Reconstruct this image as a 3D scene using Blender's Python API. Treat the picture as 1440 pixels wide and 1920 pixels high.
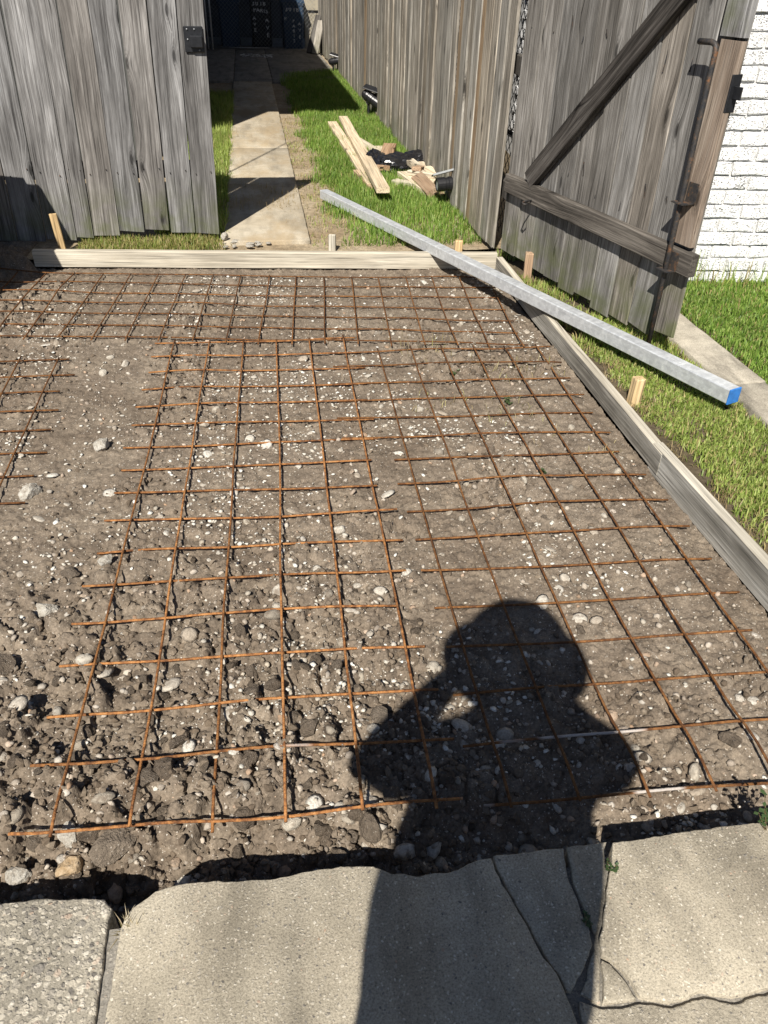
import bpy, bmesh, math, random
import numpy as np
from mathutils import Vector, Matrix, Euler

for o in list(bpy.data.objects):
    bpy.data.objects.remove(o, do_unlink=True)
S = bpy.context.scene
COL = S.collection
rad = math.radians
random.seed(7)
RNG = np.random.default_rng(11)

# ------------------------------------------------------------------ camera
CAM_H, PITCH, ROLL, YAW = 1.42, rad(35.5), rad(1.7), rad(9.6)
fw = Vector((0, math.cos(PITCH), -math.sin(PITCH)))
rt = Vector((1, 0, 0)); upv = rt.cross(fw)
Rv = rt * math.cos(ROLL) + upv * math.sin(ROLL)
Uv = -rt * math.sin(ROLL) + upv * math.cos(ROLL)
yawm = Matrix.Rotation(-YAW, 3, 'Z')
Rv, Uv, fw = yawm @ Rv, yawm @ Uv, yawm @ fw
cd = bpy.data.cameras.new('camera'); cam = bpy.data.objects.new('camera', cd); COL.objects.link(cam)
cm = Matrix((Rv, Uv, -fw)).transposed().to_4x4(); cm.translation = Vector((0, 0, CAM_H)); cam.matrix_world = cm
cd.sensor_fit = 'VERTICAL'; cd.sensor_height = 36; cd.sensor_width = 27; cd.lens = 36 * 1443 / 1920
cd.clip_start = 0.02; cd.clip_end = 1500
S.camera = cam

# ------------------------------------------------------------------ sky, sun, exposure
SUN_AZ, SUN_EL = rad(23.0), rad(46)
w = bpy.data.worlds.new('World'); S.world = w; w.use_nodes = True
wn = w.node_tree; wn.nodes.clear()
sky = wn.nodes.new('ShaderNodeTexSky'); sky.sky_type = 'NISHITA'; sky.sun_disc = False
sky.sun_elevation = SUN_EL; sky.sun_rotation = math.pi + SUN_AZ
sky.air_density = 0.7; sky.dust_density = 0.4; sky.ozone_density = 1.0
bg = wn.nodes.new('ShaderNodeBackground'); bg.inputs['Strength'].default_value = 0.05
wo = wn.nodes.new('ShaderNodeOutputWorld')
wn.links.new(sky.outputs[0], bg.inputs[0]); wn.links.new(bg.outputs[0], wo.inputs[0])
ld = bpy.data.lights.new('sun', 'SUN'); sun = bpy.data.objects.new('sun', ld); COL.objects.link(sun)
ld.energy = 5.0; ld.angle = rad(0.53); ld.color = (1.0, 0.945, 0.86)
LDIR = Vector((math.sin(SUN_AZ) * math.cos(SUN_EL), math.cos(SUN_AZ) * math.cos(SUN_EL), -math.sin(SUN_EL)))
sun.rotation_euler = LDIR.to_track_quat('-Z', 'Y').to_euler(); sun.location = (-4, -8, 10)
S.view_settings.view_transform = 'Standard'; S.view_settings.look = 'None'
S.view_settings.exposure = 0.64; S.view_settings.gamma = 1.0; S.view_settings.use_curve_mapping = False
S.render.engine = 'CYCLES'
S.render.resolution_x, S.render.resolution_y = 768, 1024

# ------------------------------------------------------------------ numpy noise
def _h(ix, iy, seed):
    n = (ix.astype(np.int64) * 374761393 + iy.astype(np.int64) * 668265263 + seed * 974634577) & 0x7fffffff
    n = ((n ^ (n >> 13)) * 1274126177) & 0x7fffffff
    n = (n ^ (n >> 16)) & 0x7fffffff
    n = ((n * 1103515245 + 12345) ^ (n >> 7)) & 0x7fffffff
    return (n & 0xfffff) / float(0xfffff)
def vnoise(x, y, s, seed=0):
    x = np.asarray(x, float) * s; y = np.asarray(y, float) * s
    ix = np.floor(x); iy = np.floor(y); fx = x - ix; fy = y - iy
    fx = fx * fx * (3 - 2 * fx); fy = fy * fy * (3 - 2 * fy)
    a = _h(ix, iy, seed); b = _h(ix + 1, iy, seed); c = _h(ix, iy + 1, seed); d = _h(ix + 1, iy + 1, seed)
    return (a * (1 - fx) + b * fx) * (1 - fy) + (c * (1 - fx) + d * fx) * fy
def fbm(x, y, s, oct=4, seed=0):
    t = 0; a = .5; tot = 0
    for k in range(oct):
        t = t + a * vnoise(x, y, s, seed + k * 17); tot += a; a *= .5; s *= 2.03
    return t / tot
def worley(x, y, s, seed=0):
    x = np.asarray(x, float) * s; y = np.asarray(y, float) * s
    ix = np.floor(x); iy = np.floor(y)
    f1 = np.full(x.shape, 9.); f2 = f1.copy(); idr = np.zeros(x.shape)
    for dx in (-1, 0, 1):
        for dy in (-1, 0, 1):
            cx = ix + dx; cy = iy + dy
            px = cx + _h(cx, cy, seed); py = cy + _h(cx, cy, seed + 5)
            d = np.hypot(px - x, py - y)
            r = _h(cx, cy, seed + 9)
            cl = d < f1
            f2 = np.where(cl, f1, np.minimum(f2, d)); idr = np.where(cl, r, idr); f1 = np.where(cl, d, f1)
    return f1, f2, idr
def sstep(a, b, x):
    t = np.clip((x - a) / (b - a), 0, 1); return t * t * (3 - 2 * t)

# ------------------------------------------------------------------ node helpers
class G:
    def __init__(s, name):
        s.m = bpy.data.materials.new(name); s.m.use_nodes = True
        s.nt = s.m.node_tree; s.nt.nodes.clear()
        s.out = s.nt.nodes.new('ShaderNodeOutputMaterial')
        s.b = s.nt.nodes.new('ShaderNodeBsdfPrincipled'); s.nt.links.new(s.b.outputs[0], s.out.inputs[0])
        s.b.inputs['Specular IOR Level'].default_value = 0.3
    def put(s, sock, v):
        if isinstance(v, bpy.types.NodeSocket): s.nt.links.new(v, sock)
        elif isinstance(v, (tuple, list)) and len(v) == 3 and sock.type == 'RGBA': sock.default_value = (*v, 1)
        else: sock.default_value = v
    def n(s, t, ins={}, **props):
        nd = s.nt.nodes.new(t)
        for k, v in props.items(): setattr(nd, k, v)
        for k, v in ins.items(): s.put(nd.inputs[k], v)
        return nd
    def obj(s): return s.n('ShaderNodeTexCoord').outputs['Object']
    def pos(s): return s.n('ShaderNodeNewGeometry').outputs['Position']
    def rnd(s): return s.n('ShaderNodeObjectInfo').outputs['Random']
    def mul(s, v, k): return s.n('ShaderNodeVectorMath', {0: v, 1: k}, operation='MULTIPLY').outputs[0]
    def add(s, v, k): return s.n('ShaderNodeVectorMath', {0: v, 1: k}, operation='ADD').outputs[0]
    def scl(s, v, k): return s.n('ShaderNodeVectorMath', {0: v, 'Scale': k}, operation='SCALE').outputs[0]
    def math(s, op, a, b=0.0, c=0.0): return s.n('ShaderNodeMath', {0: a, 1: b, 2: c}, operation=op).outputs[0]
    def noise(s, v, sc, det=3, ro=.55, dist=0.0, col=False):
        nd = s.n('ShaderNodeTexNoise', {'Vector': v, 'Scale': sc, 'Detail': det, 'Roughness': ro, 'Distortion': dist})
        return nd.outputs[1 if col else 0]
    def vor(s, v, sc, feat='F1', out=0, rnd=1.0):
        return s.n('ShaderNodeTexVoronoi', {'Vector': v, 'Scale': sc, 'Randomness': rnd}, feature=feat).outputs[out]
    def vor2(s, v, sc):
        o = s.n('ShaderNodeTexVoronoi', {'Vector': v, 'Scale': sc, 'Randomness': 1.0}, feature='F1').outputs
        return o[0], o[1]
    def ramp(s, f, stops, interp='LINEAR'):
        nd = s.n('ShaderNodeValToRGB', {0: f}); cr = nd.color_ramp; cr.interpolation = interp
        while len(cr.elements) < len(stops): cr.elements.new(.5)
        for e, (p, c) in zip(cr.elements, stops):
            e.position = p; e.color = (c, c, c, 1) if isinstance(c, (int, float)) else (*c, 1)
        return nd.outputs[0]
    def mix(s, f, a, b, mode='MIX'):
        nd = s.n('ShaderNodeMix', data_type='RGBA', blend_type=mode)
        s.put(nd.inputs[0], f); s.put(nd.inputs[6], a); s.put(nd.inputs[7], b)
        return nd.outputs[2]
    def sep(s, v): return s.n('ShaderNodeSeparateXYZ', {0: v}).outputs
    def comb(s, x, y, z): return s.n('ShaderNodeCombineXYZ', {0: x, 1: y, 2: z}).outputs[0]
    def end(s, color, rough=.85, bump=None, strength=.5, dist=.005, metal=0.0, spec=None):
        s.put(s.b.inputs['Base Color'], color); s.put(s.b.inputs['Roughness'], rough); s.put(s.b.inputs['Metallic'], metal)
        if spec is not None: s.b.inputs['Specular IOR Level'].default_value = spec
        if bump is not None:
            bn = s.n('ShaderNodeBump', {'Strength': strength, 'Distance': dist, 'Height': bump})
            s.nt.links.new(bn.outputs[0], s.b.inputs['Normal'])
        return s.m

def wood(name, dark, mid, light, green=0.0, streak=1.0, contrast=1.0, knot=1.0, rvar=.35, gscale=1.0, kp=.38, tint=1):
    g = G(name)
    o = g.obj(); r = g.rnd()
    off = g.scl(g.comb(3.1, 7.7, 5.3), g.math('MULTIPLY', r, 40.0))
    v = g.add(o, off)
    # knots
    vx, vy, vz = g.sep(v)
    kn_ = g.n('ShaderNodeTexVoronoi', {'Vector': g.comb(g.math('MULTIPLY', vx, 6.5), g.math('MULTIPLY', vz, 2.1), 0.0), 'Scale': 1.0, 'Randomness': 1.0}, feature='F1', voronoi_dimensions='2D')
    kd = g.math('ADD', kn_.outputs[0], g.math('MULTIPLY', g.math('LESS_THAN', g.sep(kn_.outputs[1])[0], kp), 2.0))
    kw = g.math('POWER', g.math('MAXIMUM', g.math('SUBTRACT', 1.0, g.math('MULTIPLY', kd, 2.4)), 0.0), 2.0)
    x, y, z = vx, vy, vz
    wob = g.math('MULTIPLY', g.math('SUBTRACT', g.noise(g.mul(v, (1, 1, .6)), 1.6, 2), .5), .045)
    xx = g.math('ADD', g.math('ADD', x, wob), g.math('MULTIPLY', kw, .032 * knot))
    gv = g.comb(xx, y, g.math('MULTIPLY', z, .035))
    grain = g.noise(gv, 70 * gscale, 4, .78)
    grain2 = g.noise(gv, 22 * gscale, 3, .6)
    fine = g.noise(g.comb(xx, y, g.math('MULTIPLY', z, .014)), 210 * gscale, 2, .6)
    blot = g.noise(g.mul(v, (3, 3, .8)), 3.0, 4, .6)
    f = g.math('ADD', g.math('MULTIPLY', grain, .72), g.math('MULTIPLY', grain2, .28))
    f = g.math('ADD', f, g.math('MULTIPLY', g.math('SUBTRACT', blot, .5), .45 * streak))
    h = .13 / contrast
    col = g.ramp(f, [(max(.5 - h * 1.5, 0), dark), (.5, mid), (min(.5 + h * 1.4, 1), light)])
    crack = g.ramp(fine, [(.30, .22), (.43, 1.0)])
    col = g.mix(.85, col, crack, 'MULTIPLY')
    col = g.mix(1.0, col, g.ramp(fine, [(.5, 1.0), (.72, 1.45)]), 'MULTIPLY')
    kn = g.ramp(kd, [(.03, .25), (.055, .38), (.075, .85), (.085, .62), (.11, .95), (.125, .8), (.16, 1.0)])
    if knot: col = g.mix(1.0, col, kn, 'MULTIPLY')
    rv = g.math('ADD', 1.0 - rvar / 2, g.math('MULTIPLY', r, rvar))
    col = g.mix(1.0, col, g.comb(rv, rv, rv), 'MULTIPLY')
    if tint:
        r2 = g.math('FRACT', g.math('MULTIPLY', r, 7.31))
        col = g.mix(1.0, col, g.ramp(r2, [(0.0, (.97, .99, 1.015)), (.5, (1.0, 1.0, 1.0)), (1.0, (1.05, .99, .92))]), 'MULTIPLY')
    if green:
        oz = g.sep(o)[2]
        gm = g.math('MULTIPLY', g.ramp(oz, [(0.0, 1.0), (.32, 0.0)]), g.ramp(g.noise(v, 9.0, 3), [(.38, 0.0), (.62, 1.0)]))
        col = g.mix(g.math('MULTIPLY', gm, green), col, (.10, .115, .04))
    hgt = g.math('ADD', g.math('MULTIPLY', grain, .5), g.math('MULTIPLY', fine, .7))
    return g.end(col, .88, hgt, .55, .004, spec=.15)

def concrete(name, c1, c2, agg=0, speck=.5, stain=.3, bumpd=.003, sand=0):
    g = G(name); p = g.pos()
    n1 = g.noise(p, 3.2, 5, .6); n2 = g.noise(p, 260.0, 3, .8); n3 = g.noise(p, 14.0, 4, .6)
    col = g.mix(g.ramp(n1, [(.32, 0.0), (.68, 1.0)]), c1, c2)
    n5 = g.noise(g.mul(p, (7.0, 1.6, 1.0)), 1.3, 4, .6)
    col = g.mix(1.0, col, g.ramp(n5, [(.34, 1 - 1.5 * stain), (.5, .97), (.7, 1.06)]), 'MULTIPLY')
    dk = g.ramp(n3, [(.30, 1 - stain), (.62, 1.0)])
    col = g.mix(1.0, col, dk, 'MULTIPLY')
    col = g.mix(1.0, col, g.ramp(n2, [(.30, .48), (.48, .98), (.68, 1.3)]), 'MULTIPLY')
    hgt = g.math('MULTIPLY', n2, .6)
    if sand:
        sm = g.math('MULTIPLY', g.ramp(g.noise(g.mul(p, (2.2, 1.1, 1)), 1.5, 5, .7), [(.46, 0.0), (.62, 1.0)]), sand)
        col = g.mix(sm, col, g.mix(n2, (.27, .20, .115), (.42, .33, .21)))
    # sand and pea gravel grains
    layers = [(170, .34, speck), (105, .20, speck)] if not agg else [(150, .46, .8), (80, .42, .85), (46, .34, .85)]
    for sc, th, amt in layers:
        wv = g.add(p, g.scl(g.noise(p, sc * .9, 0, .5, 0, True), .9 / sc))
        d, cc = g.vor2(wv, sc)
        pc = g.sep(cc)
        sel = g.ramp(pc[0], [((.34 if agg else .56), 0.0), (.38 if agg else .60, 1.0)])
        m = g.math('MULTIPLY', g.ramp(d, [(th * .8, 1.0), (th * 1.2, 0.0)]), sel)
        pcol = g.ramp(pc[1], [(.0, (.12, .11, .10)), (.12, (.24, .22, .19)), (.35, (.40, .36, .29)), (.7, (.52, .47, .375)), (.93, (.66, .61, .51)), (1.0, (.38, .26, .18))])
        col = g.mix(g.math('MULTIPLY', m, amt), col, pcol)
        hgt = g.math('ADD', hgt, g.math('MULTIPLY', m, .5 if agg else .2))
    # tiny pits
    pit = g.ramp(g.vor(p, 70.0), [(.05, .45), (.10, 1.0)])
    col = g.mix(.7, col, pit, 'MULTIPLY')
    return g.end(col, .92, hgt, .7, bumpd, spec=.15)

def simple(name, c, rough=.6, metal=0.0, var=.25, sc=30.0, bump=.2, spec=.4):
    g = G(name); o = g.obj()
    n = g.noise(o, sc, 4, .6)
    col = g.mix(1.0, c, g.ramp(n, [(.3, 1 - var), (.7, 1 + var * .4)]), 'MULTIPLY')
    return g.end(col, g.math('ADD', rough - .08, g.math('MULTIPLY', n, .16)), n, bump, .002, metal, spec)

M = {}
M['gate'] = wood('weathered_grey_wood', (.055, .052, .050), (.152, .146, .140), (.31, .302, .294), green=.6, contrast=1.0, rvar=.42)
M['gate_open'] = wood('weathered_brown_grey_wood', (.058, .053, .047), (.155, .145, .132), (.305, .29, .27), green=.75, contrast=1.0, rvar=.42)
M['gate_dark'] = wood('dark_grey_wood', (.018, .016, .014), (.058, .051, .045), (.13, .118, .106), contrast=1.1)
M['rail'] = wood('grey_rail_wood', (.032, .029, .026), (.095, .086, .076), (.19, .174, .155))
M['fence'] = wood('fence_wood', (.095, .085, .07), (.245, .224, .192), (.45, .42, .368), green=.5, rvar=.4, contrast=1.0)
M['fence_brown'] = wood('brown_fence_wood', (.13, .095, .065), (.26, .195, .13), (.38, .31, .23), green=.3)
M['stile'] = wood('brown_stile_wood', (.10, .078, .06), (.195, .152, .118), (.31, .262, .215), contrast=1.0)
M['lumber'] = wood('pale_lumber', (.36, .295, .205), (.53, .46, .345), (.65, .59, .47), knot=.6, contrast=.8, rvar=.2, gscale=.6, kp=.8)
M['form'] = wood('form_lumber', (.26, .23, .18), (.42, .38, .305), (.54, .50, .415), knot=.7, contrast=.9, rvar=.15, gscale=.6, kp=.7)
M['form_grey'] = wood('cement_stained_lumber', (.15, .138, .115), (.28, .262, .225), (.40, .38, .335), knot=.4, contrast=.9, kp=.8, streak=2.2, rvar=.2, gscale=.6)
M['stake'] = wood('stake_wood', (.30, .19, .09), (.47, .34, .18), (.58, .46, .28), knot=.4, contrast=.8, gscale=.7)
M['stake_brown'] = wood('brown_block_wood', (.20, .125, .075), (.33, .225, .145), (.46, .35, .24), knot=.4, contrast=.8, gscale=.7)
M['slab'] = concrete('sidewalk_concrete', (.368, .322, .245), (.475, .424, .328), speck=.9, stain=.2)
M['slab_agg'] = concrete('exposed_aggregate', (.31, .28, .222), (.39, .352, .28), agg=1, stain=.15, bumpd=.0025)
M['drive'] = concrete('driveway_concrete', (.38, .325, .24), (.48, .425, .33), speck=.3, stain=.2, sand=.7)
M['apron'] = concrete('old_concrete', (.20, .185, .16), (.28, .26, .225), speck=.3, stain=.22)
M['strip'] = concrete('strip_concrete', (.40, .36, .29), (.50, .455, .37), speck=.4, stain=.35)
M['black_metal'] = simple('black_metal', (.018, .019, .022), .38, .2, .3, 60, .2, .5)
M['black_plastic'] = simple('black_plastic', (.016, .016, .018), .34, 0, .2, 80, .12, .5)
M['bag'] = simple('black_bag_film', (.012, .012, .014), .25, 0, .2, 40, .6, .6)
M['lens'] = simple('pale_panel', (.42, .44, .45), .25, .3, .15, 20, .05)
M['bin_blue'] = simple('dark_blue_plastic', (.03, .06, .11), .5, 0, .3, 20, .1)
M['bin_dark'] = simple('dark_bin_plastic', (.018, .022, .026), .5, 0, .3, 20, .1)
M['white_paint'] = simple('white_hand_paint', (.80, .82, .84), .7, 0, .5, 60, .1)
M['pipe_white'] = simple('white_pipe', (.62, .62, .62), .5, .1, .3, 25, .1)
M['roof'] = simple('roof_shingle', (.09, .085, .08), .9, 0, .4, 25, .4)
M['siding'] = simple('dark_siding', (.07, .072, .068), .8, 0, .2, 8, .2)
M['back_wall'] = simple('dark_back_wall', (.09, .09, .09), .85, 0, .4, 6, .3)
M['beige'] = simple('beige_wall', (.36, .32, .24), .85, 0, .3, 5, .3)
M['chain'] = simple('galvanised_wire', (.30, .31, .32), .45, .6, .4, 50, .1)
M['chain_dark'] = simple('old_dark_wire', (.05, .05, .05), .6, .5, .4, 50, .1)
M['scrap_white'] = simple('white_scrap', (.85, .85, .83), .8, 0, .2, 60, .3)
M['skin'] = simple('skin', (.42, .26, .18), .6, 0, .1, 20, .1)
M['shirt'] = simple('shirt', (.06, .07, .09), .9, 0, .2, 80, .3)
M['trousers'] = simple('trousers', (.05, .05, .06), .9, 0, .2, 80, .3)
M['hat'] = simple('hat_straw', (.35, .29, .18), .9, 0, .3, 120, .5)
M['asphalt'] = simple('asphalt', (.05, .05, .05), .95, 0, .3, 60, .6)
M['mortar'] = simple('mortar_white', (.55, .55, .54), .9, 0, .35, 40, .5)

def m_soil():
    g = G('soil'); p = g.pos()
    n1 = g.noise(p, 1.6, 4, .6); n2 = g.noise(p, 22, 4, .7); n3 = g.noise(p, 160, 2, .7); n4 = g.noise(p, 5.5, 3, .6)
    col = g.mix(g.ramp(n1, [(.35, 0.0), (.65, 1.0)]), (.152, .120, .090), (.202, .165, .127))
    col = g.mix(g.ramp(n4, [(.45, 0.0), (.72, .55)]), col, (.262, .218, .165))
    col = g.mix(1.0, col, g.ramp(n2, [(.28, .62), (.6, 1.06)]), 'MULTIPLY')
    col = g.mix(1.0, col, g.ramp(n3, [(.3, .68), (.62, 1.15)]), 'MULTIPLY')
    # shell flecks lying in the dirt
    dens = g.noise(p, 3.1, 3, .6)
    for sc, th, sel0 in ((210, .24, .84), (95, .19, .90)):
        wv = g.add(p, g.scl(g.noise(p, sc * .8, 0, .5, 0, True), 1.1 / sc))
        d, cc = g.vor2(wv, sc); cc = g.sep(cc)
        thr = g.math('ADD', g.math('MULTIPLY', g.math('SUBTRACT', .5, dens), .5), sel0)
        sel = g.math('GREATER_THAN', cc[0], thr)
        m = g.math('MULTIPLY', g.ramp(d, [(th, 1.0), (th * 1.25, 0.0)]), sel)
        col = g.mix(g.math('MULTIPLY', m, .8), col, g.ramp(cc[1], [(0, (.32, .26, .19)), (.5, (.48, .44, .37)), (1, (.66, .63, .57))]))
    h = g.math('ADD', g.math('MULTIPLY', n2, .8), g.math('MULTIPLY', n3, .45))
    return g.end(col, .97, h, .8, .006, spec=.05)
M['soil'] = m_soil()

def m_clod():
    g = G('clod_earth'); o = g.obj(); r = g.rnd()
    v = g.add(o, g.scl(g.comb(1.0, 2.0, 3.0), g.math('MULTIPLY', r, 30.0)))
    n2 = g.noise(v, 2.2, 5, .7); n3 = g.noise(v, 9, 3, .7)
    col = g.mix(r, (.138, .109, .082), (.2, .164, .127))
    col = g.mix(1.0, col, g.ramp(n2, [(.3, .65), (.65, 1.1)]), 'MULTIPLY')
    fl = g.math('MULTIPLY', g.ramp(g.vor(v, 5.5), [(.13, 1.0), (.18, 0.0)]), .5)
    col = g.mix(fl, col, (.5, .46, .4))
    return g.end(col, .97, g.math('ADD', n2, g.math('MULTIPLY', n3, .4)), 1.0, .016, spec=.05)
M['clod'] = m_clod()

def m_stone():
    g = G('river_stone'); o = g.obj(); r = g.rnd()
    v = g.add(o, g.scl(g.comb(1.0, 2.0, 3.0), g.math('MULTIPLY', r, 30.0)))
    n = g.noise(v, 1.8, 5, .7); n3 = g.noise(v, 8, 3, .7)
    col = g.ramp(r, [(0, (.20, .175, .145)), (.22, (.36, .315, .25)), (.5, (.46, .415, .34)), (.74, (.54, .50, .43)), (.84, (.42, .29, .19)), (1, (.60, .57, .51))])
    col = g.mix(1.0, col, g.ramp(n, [(.3, .7), (.65, 1.12)]), 'MULTIPLY')
    dirt = g.ramp(g.noise(v, 1.4, 4, .65), [(.38, .8), (.52, 0.0)])
    col = g.mix(dirt, col, (.20, .16, .122))
    return g.end(col, .85, g.math('ADD', n, g.math('MULTIPLY', n3, .5)), .8, .008, spec=.15)
M['stone'] = m_stone()

def m_shell():
    g = G('shell'); o = g.obj(); r = g.rnd()
    v = g.add(o, g.scl(g.comb(1.0, 2.0, 3.0), g.math('MULTIPLY', r, 30.0)))
    n = g.noise(v, 2.2, 5, .7)
    col = g.ramp(r, [(0, (.34, .285, .22)), (.4, (.46, .415, .345)), (1, (.62, .59, .52))])
    rings = g.ramp(g.noise(g.mul(v, (1, 1, 4)), 5, 3), [(.35, .78), (.6, 1.05)])
    col = g.mix(1.0, col, rings, 'MULTIPLY')
    col = g.mix(g.ramp(n, [(.36, .65), (.55, 0.0)]), col, (.22, .18, .14))
    return g.end(col, .75, n, .7, .006, spec=.2)
M['shell'] = m_shell()

def m_pebble():
    g = G('pebble_mix')
    c = g.n('ShaderNodeVertexColor', layer_name='Col').outputs[0]
    n = g.noise(g.pos(), 300, 3, .6)
    col = g.mix(1.0, c, g.ramp(n, [(.3, .7), (.65, 1.12)]), 'MULTIPLY')
    return g.end(col, .9, n, .5, .002, spec=.15)
M['pebble'] = m_pebble()

def m_grass():
    g = G('grass_blade')
    c = g.n('ShaderNodeVertexColor', layer_name='Col').outputs[0]
    g.end(c, .5, spec=.35)
    tr = g.n('ShaderNodeBsdfTranslucent', {0: g.mix(1.0, c, (1.0, 1.15, .5), 'MULTIPLY')})
    mx = g.n('ShaderNodeMixShader', {0: .35, 1: g.b.outputs[0], 2: tr.outputs[0]})
    g.nt.links.new(mx.outputs[0], g.out.inputs[0])
    return g.m
M['grass'] = m_grass()

def m_lawnsoil():
    g = G('lawn_earth'); p = g.pos()
    n1 = g.noise(p, 4, 4, .6); n2 = g.noise(p, 40, 5, .7)
    col = g.mix(g.ramp(n1, [(.35, 0.0), (.65, 1.0)]), (.075, .058, .038), (.13, .105, .07))
    col = g.mix(1.0, col, g.ramp(n2, [(.28, .6), (.62, 1.15)]), 'MULTIPLY')
    return g.end(col, .97, n2, .8, .01, spec=.05)
M['lawn'] = m_lawnsoil()
def m_sand():
    g = G('sandy_earth'); p = g.pos()
    n1 = g.noise(p, 2.5, 4, .6); n2 = g.noise(p, 30, 5, .7); n3 = g.noise(g.mul(p, (1, .5, 1)), 110, 3, .7)
    col = g.mix(g.ramp(n1, [(.35, 0.0), (.65, 1.0)]), (.27, .205, .13), (.38, .315, .22))
    col = g.mix(1.0, col, g.ramp(n2, [(.28, .6), (.62, 1.12)]), 'MULTIPLY')
    col = g.mix(1.0, col, g.ramp(n3, [(.3, .7), (.62, 1.1)]), 'MULTIPLY')
    return g.end(col, .97, n2, .8, .008, spec=.05)
M['sand'] = m_sand()

def m_rust(paint, tone=1.0):
    g = G('rusty_wire' + ('_painted' if paint else '')); p = g.pos(); r = g.rnd()
    n = g.noise(p, 55, 4, .75); n1 = g.noise(p, 5, 3, .6); n2 = g.noise(p, 260, 2, .6)
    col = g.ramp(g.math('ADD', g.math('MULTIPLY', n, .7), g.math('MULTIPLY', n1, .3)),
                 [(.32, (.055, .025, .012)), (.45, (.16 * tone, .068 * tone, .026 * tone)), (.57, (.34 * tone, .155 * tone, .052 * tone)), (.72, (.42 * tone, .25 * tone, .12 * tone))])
    rv = g.math('ADD', .78, g.math('MULTIPLY', r, .35))
    col = g.mix(1.0, col, g.comb(rv, rv, rv), 'MULTIPLY')
    if paint:
        pm = g.ramp(g.noise(p, 4.5, 2, .5), [(.58, 0.0), (.62, .75)])
        col = g.mix(pm, col, (.52, .49, .45))
    return g.end(col, .85, g.math('ADD', n, n2), .8, .003, .0, .25)
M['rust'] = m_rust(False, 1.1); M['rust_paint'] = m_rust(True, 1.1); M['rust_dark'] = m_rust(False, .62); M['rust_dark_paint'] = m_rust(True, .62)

def m_galv():
    g = G('galvanised_steel'); o = g.obj()
    n = g.noise(g.mul(o, (1, 1, .15)), 60, 4, .6); sp = g.vor(o, 55, 'F1', 1)
    col = g.mix(g.ramp(n, [(.35, 0.0), (.65, 1.0)]), (.50, .52, .54), (.60, .62, .635))
    z = g.sep(o)[2]
    scuff = g.ramp(g.noise(g.comb(0.0, g.sep(o)[1], z), 48, 3, .7), [(.50, 0.0), (.62, .7)])
    col = g.mix(scuff, col, (.68, .70, .71))
    sv = g.sep(sp)[0]; sv = g.math('ADD', .85, g.math('MULTIPLY', sv, .2)); col = g.mix(1.0, col, g.comb(sv, sv, sv), 'MULTIPLY')
    return g.end(col, g.ramp(n, [(.3, .38), (.7, .55)]), n, .12, .002, .35, .5)
M['galv'] = m_galv()
M['blue'] = simple('blue_paint', (.03, .17, .50), .6, 0, .35, 40, .3)
M['bolt'] = (lambda g: g.end(g.ramp(g.noise(g.obj(), 28, 5, .75), [(.40, (.035, .036, .04)), (.56, (.07, .06, .052)), (.68, (.22, .105, .05))]), .6, g.noise(g.obj(), 90, 3), .5, .002, .35))(G('worn_black_steel'))

def m_brick():
    g = G('white_painted_brick'); o = g.obj(); r = g.rnd()
    v = g.add(o, g.scl(g.comb(1.0, 2.0, 3.0), g.math('MULTIPLY', r, 30.0)))
    n = g.noise(v, 45, 4, .7); pit = g.noise(g.mul(v, (1.0, 1, 1.6)), 115, 3, .65)
    dens = g.noise(v, 9, 2, .5)
    f = g.math('ADD', pit, g.math('MULTIPLY', g.math('SUBTRACT', dens, .5), .16))
    col = g.ramp(f, [(.37, (.07, .068, .066)), (.415, (.55, .55, .545)), (.5, (.80, .80, .795))])
    rust = g.ramp(g.noise(v, 12, 3), [(.66, 0.0), (.74, .35)])
    col = g.mix(rust, col, (.5, .3, .18))
    return g.end(col, .7, g.math('ADD', f, n), .8, .006, spec=.3)
M['brick'] = m_brick()

# ------------------------------------------------------------------ object helpers
def link(o): COL.objects.link(o); return o
def mesh_np(name, verts, faces):
    """faces: list of (n,k) int arrays"""
    me = bpy.data.meshes.new(name)
    verts = np.asarray(verts, np.float32)
    me.vertices.add(len(verts)); me.vertices.foreach_set('co', verts.ravel())
    loops = np.concatenate([f.ravel() for f in faces]).astype(np.int32)
    sizes = np.concatenate([np.full(len(f), f.shape[1], np.int32) for f in faces])
    starts = np.concatenate([[0], np.cumsum(sizes)[:-1]]).astype(np.int32)
    me.loops.add(len(loops)); me.loops.foreach_set('vertex_index', loops)
    me.polygons.add(len(sizes)); me.polygons.foreach_set('loop_start', starts); me.polygons.foreach_set('loop_total', sizes)
    me.update(calc_edges=True)
    return me
def smooth(me, v=True):
    me.polygons.foreach_set('use_smooth', np.full(len(me.polygons), v)); return me
def pcol(me, cols):
    a = me.color_attributes.new('Col', 'FLOAT_COLOR', 'POINT')
    c = np.ones((len(me.vertices), 4), np.float32); c[:, :3] = cols; a.data.foreach_set('color', c.ravel())
def ob(name, me, mat=None, parent=None, loc=None, rot=None, scale=None):
    o = bpy.data.objects.new(name, me)
    if mat is not None and me is not None and not me.materials: me.materials.append(mat)
    if parent is not None: o.parent = parent
    if loc is not None: o.location = loc
    if rot is not None: o.rotation_euler = rot
    if scale is not None: o.scale = scale
    return link(o)
def tag(o, label=None, cat=None, group=None, kind=None):
    if label: o['label'] = label
    if cat: o['category'] = cat
    if group: o['group'] = group
    if kind: o['kind'] = kind
    return o
def empty(name, loc, label, cat, rz=0, group=None):
    o = bpy.data.objects.new(name, None); o.location = loc; o.rotation_euler = (0, 0, rz); o.empty_display_size = .1
    link(o); return tag(o, label, cat, group)
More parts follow.
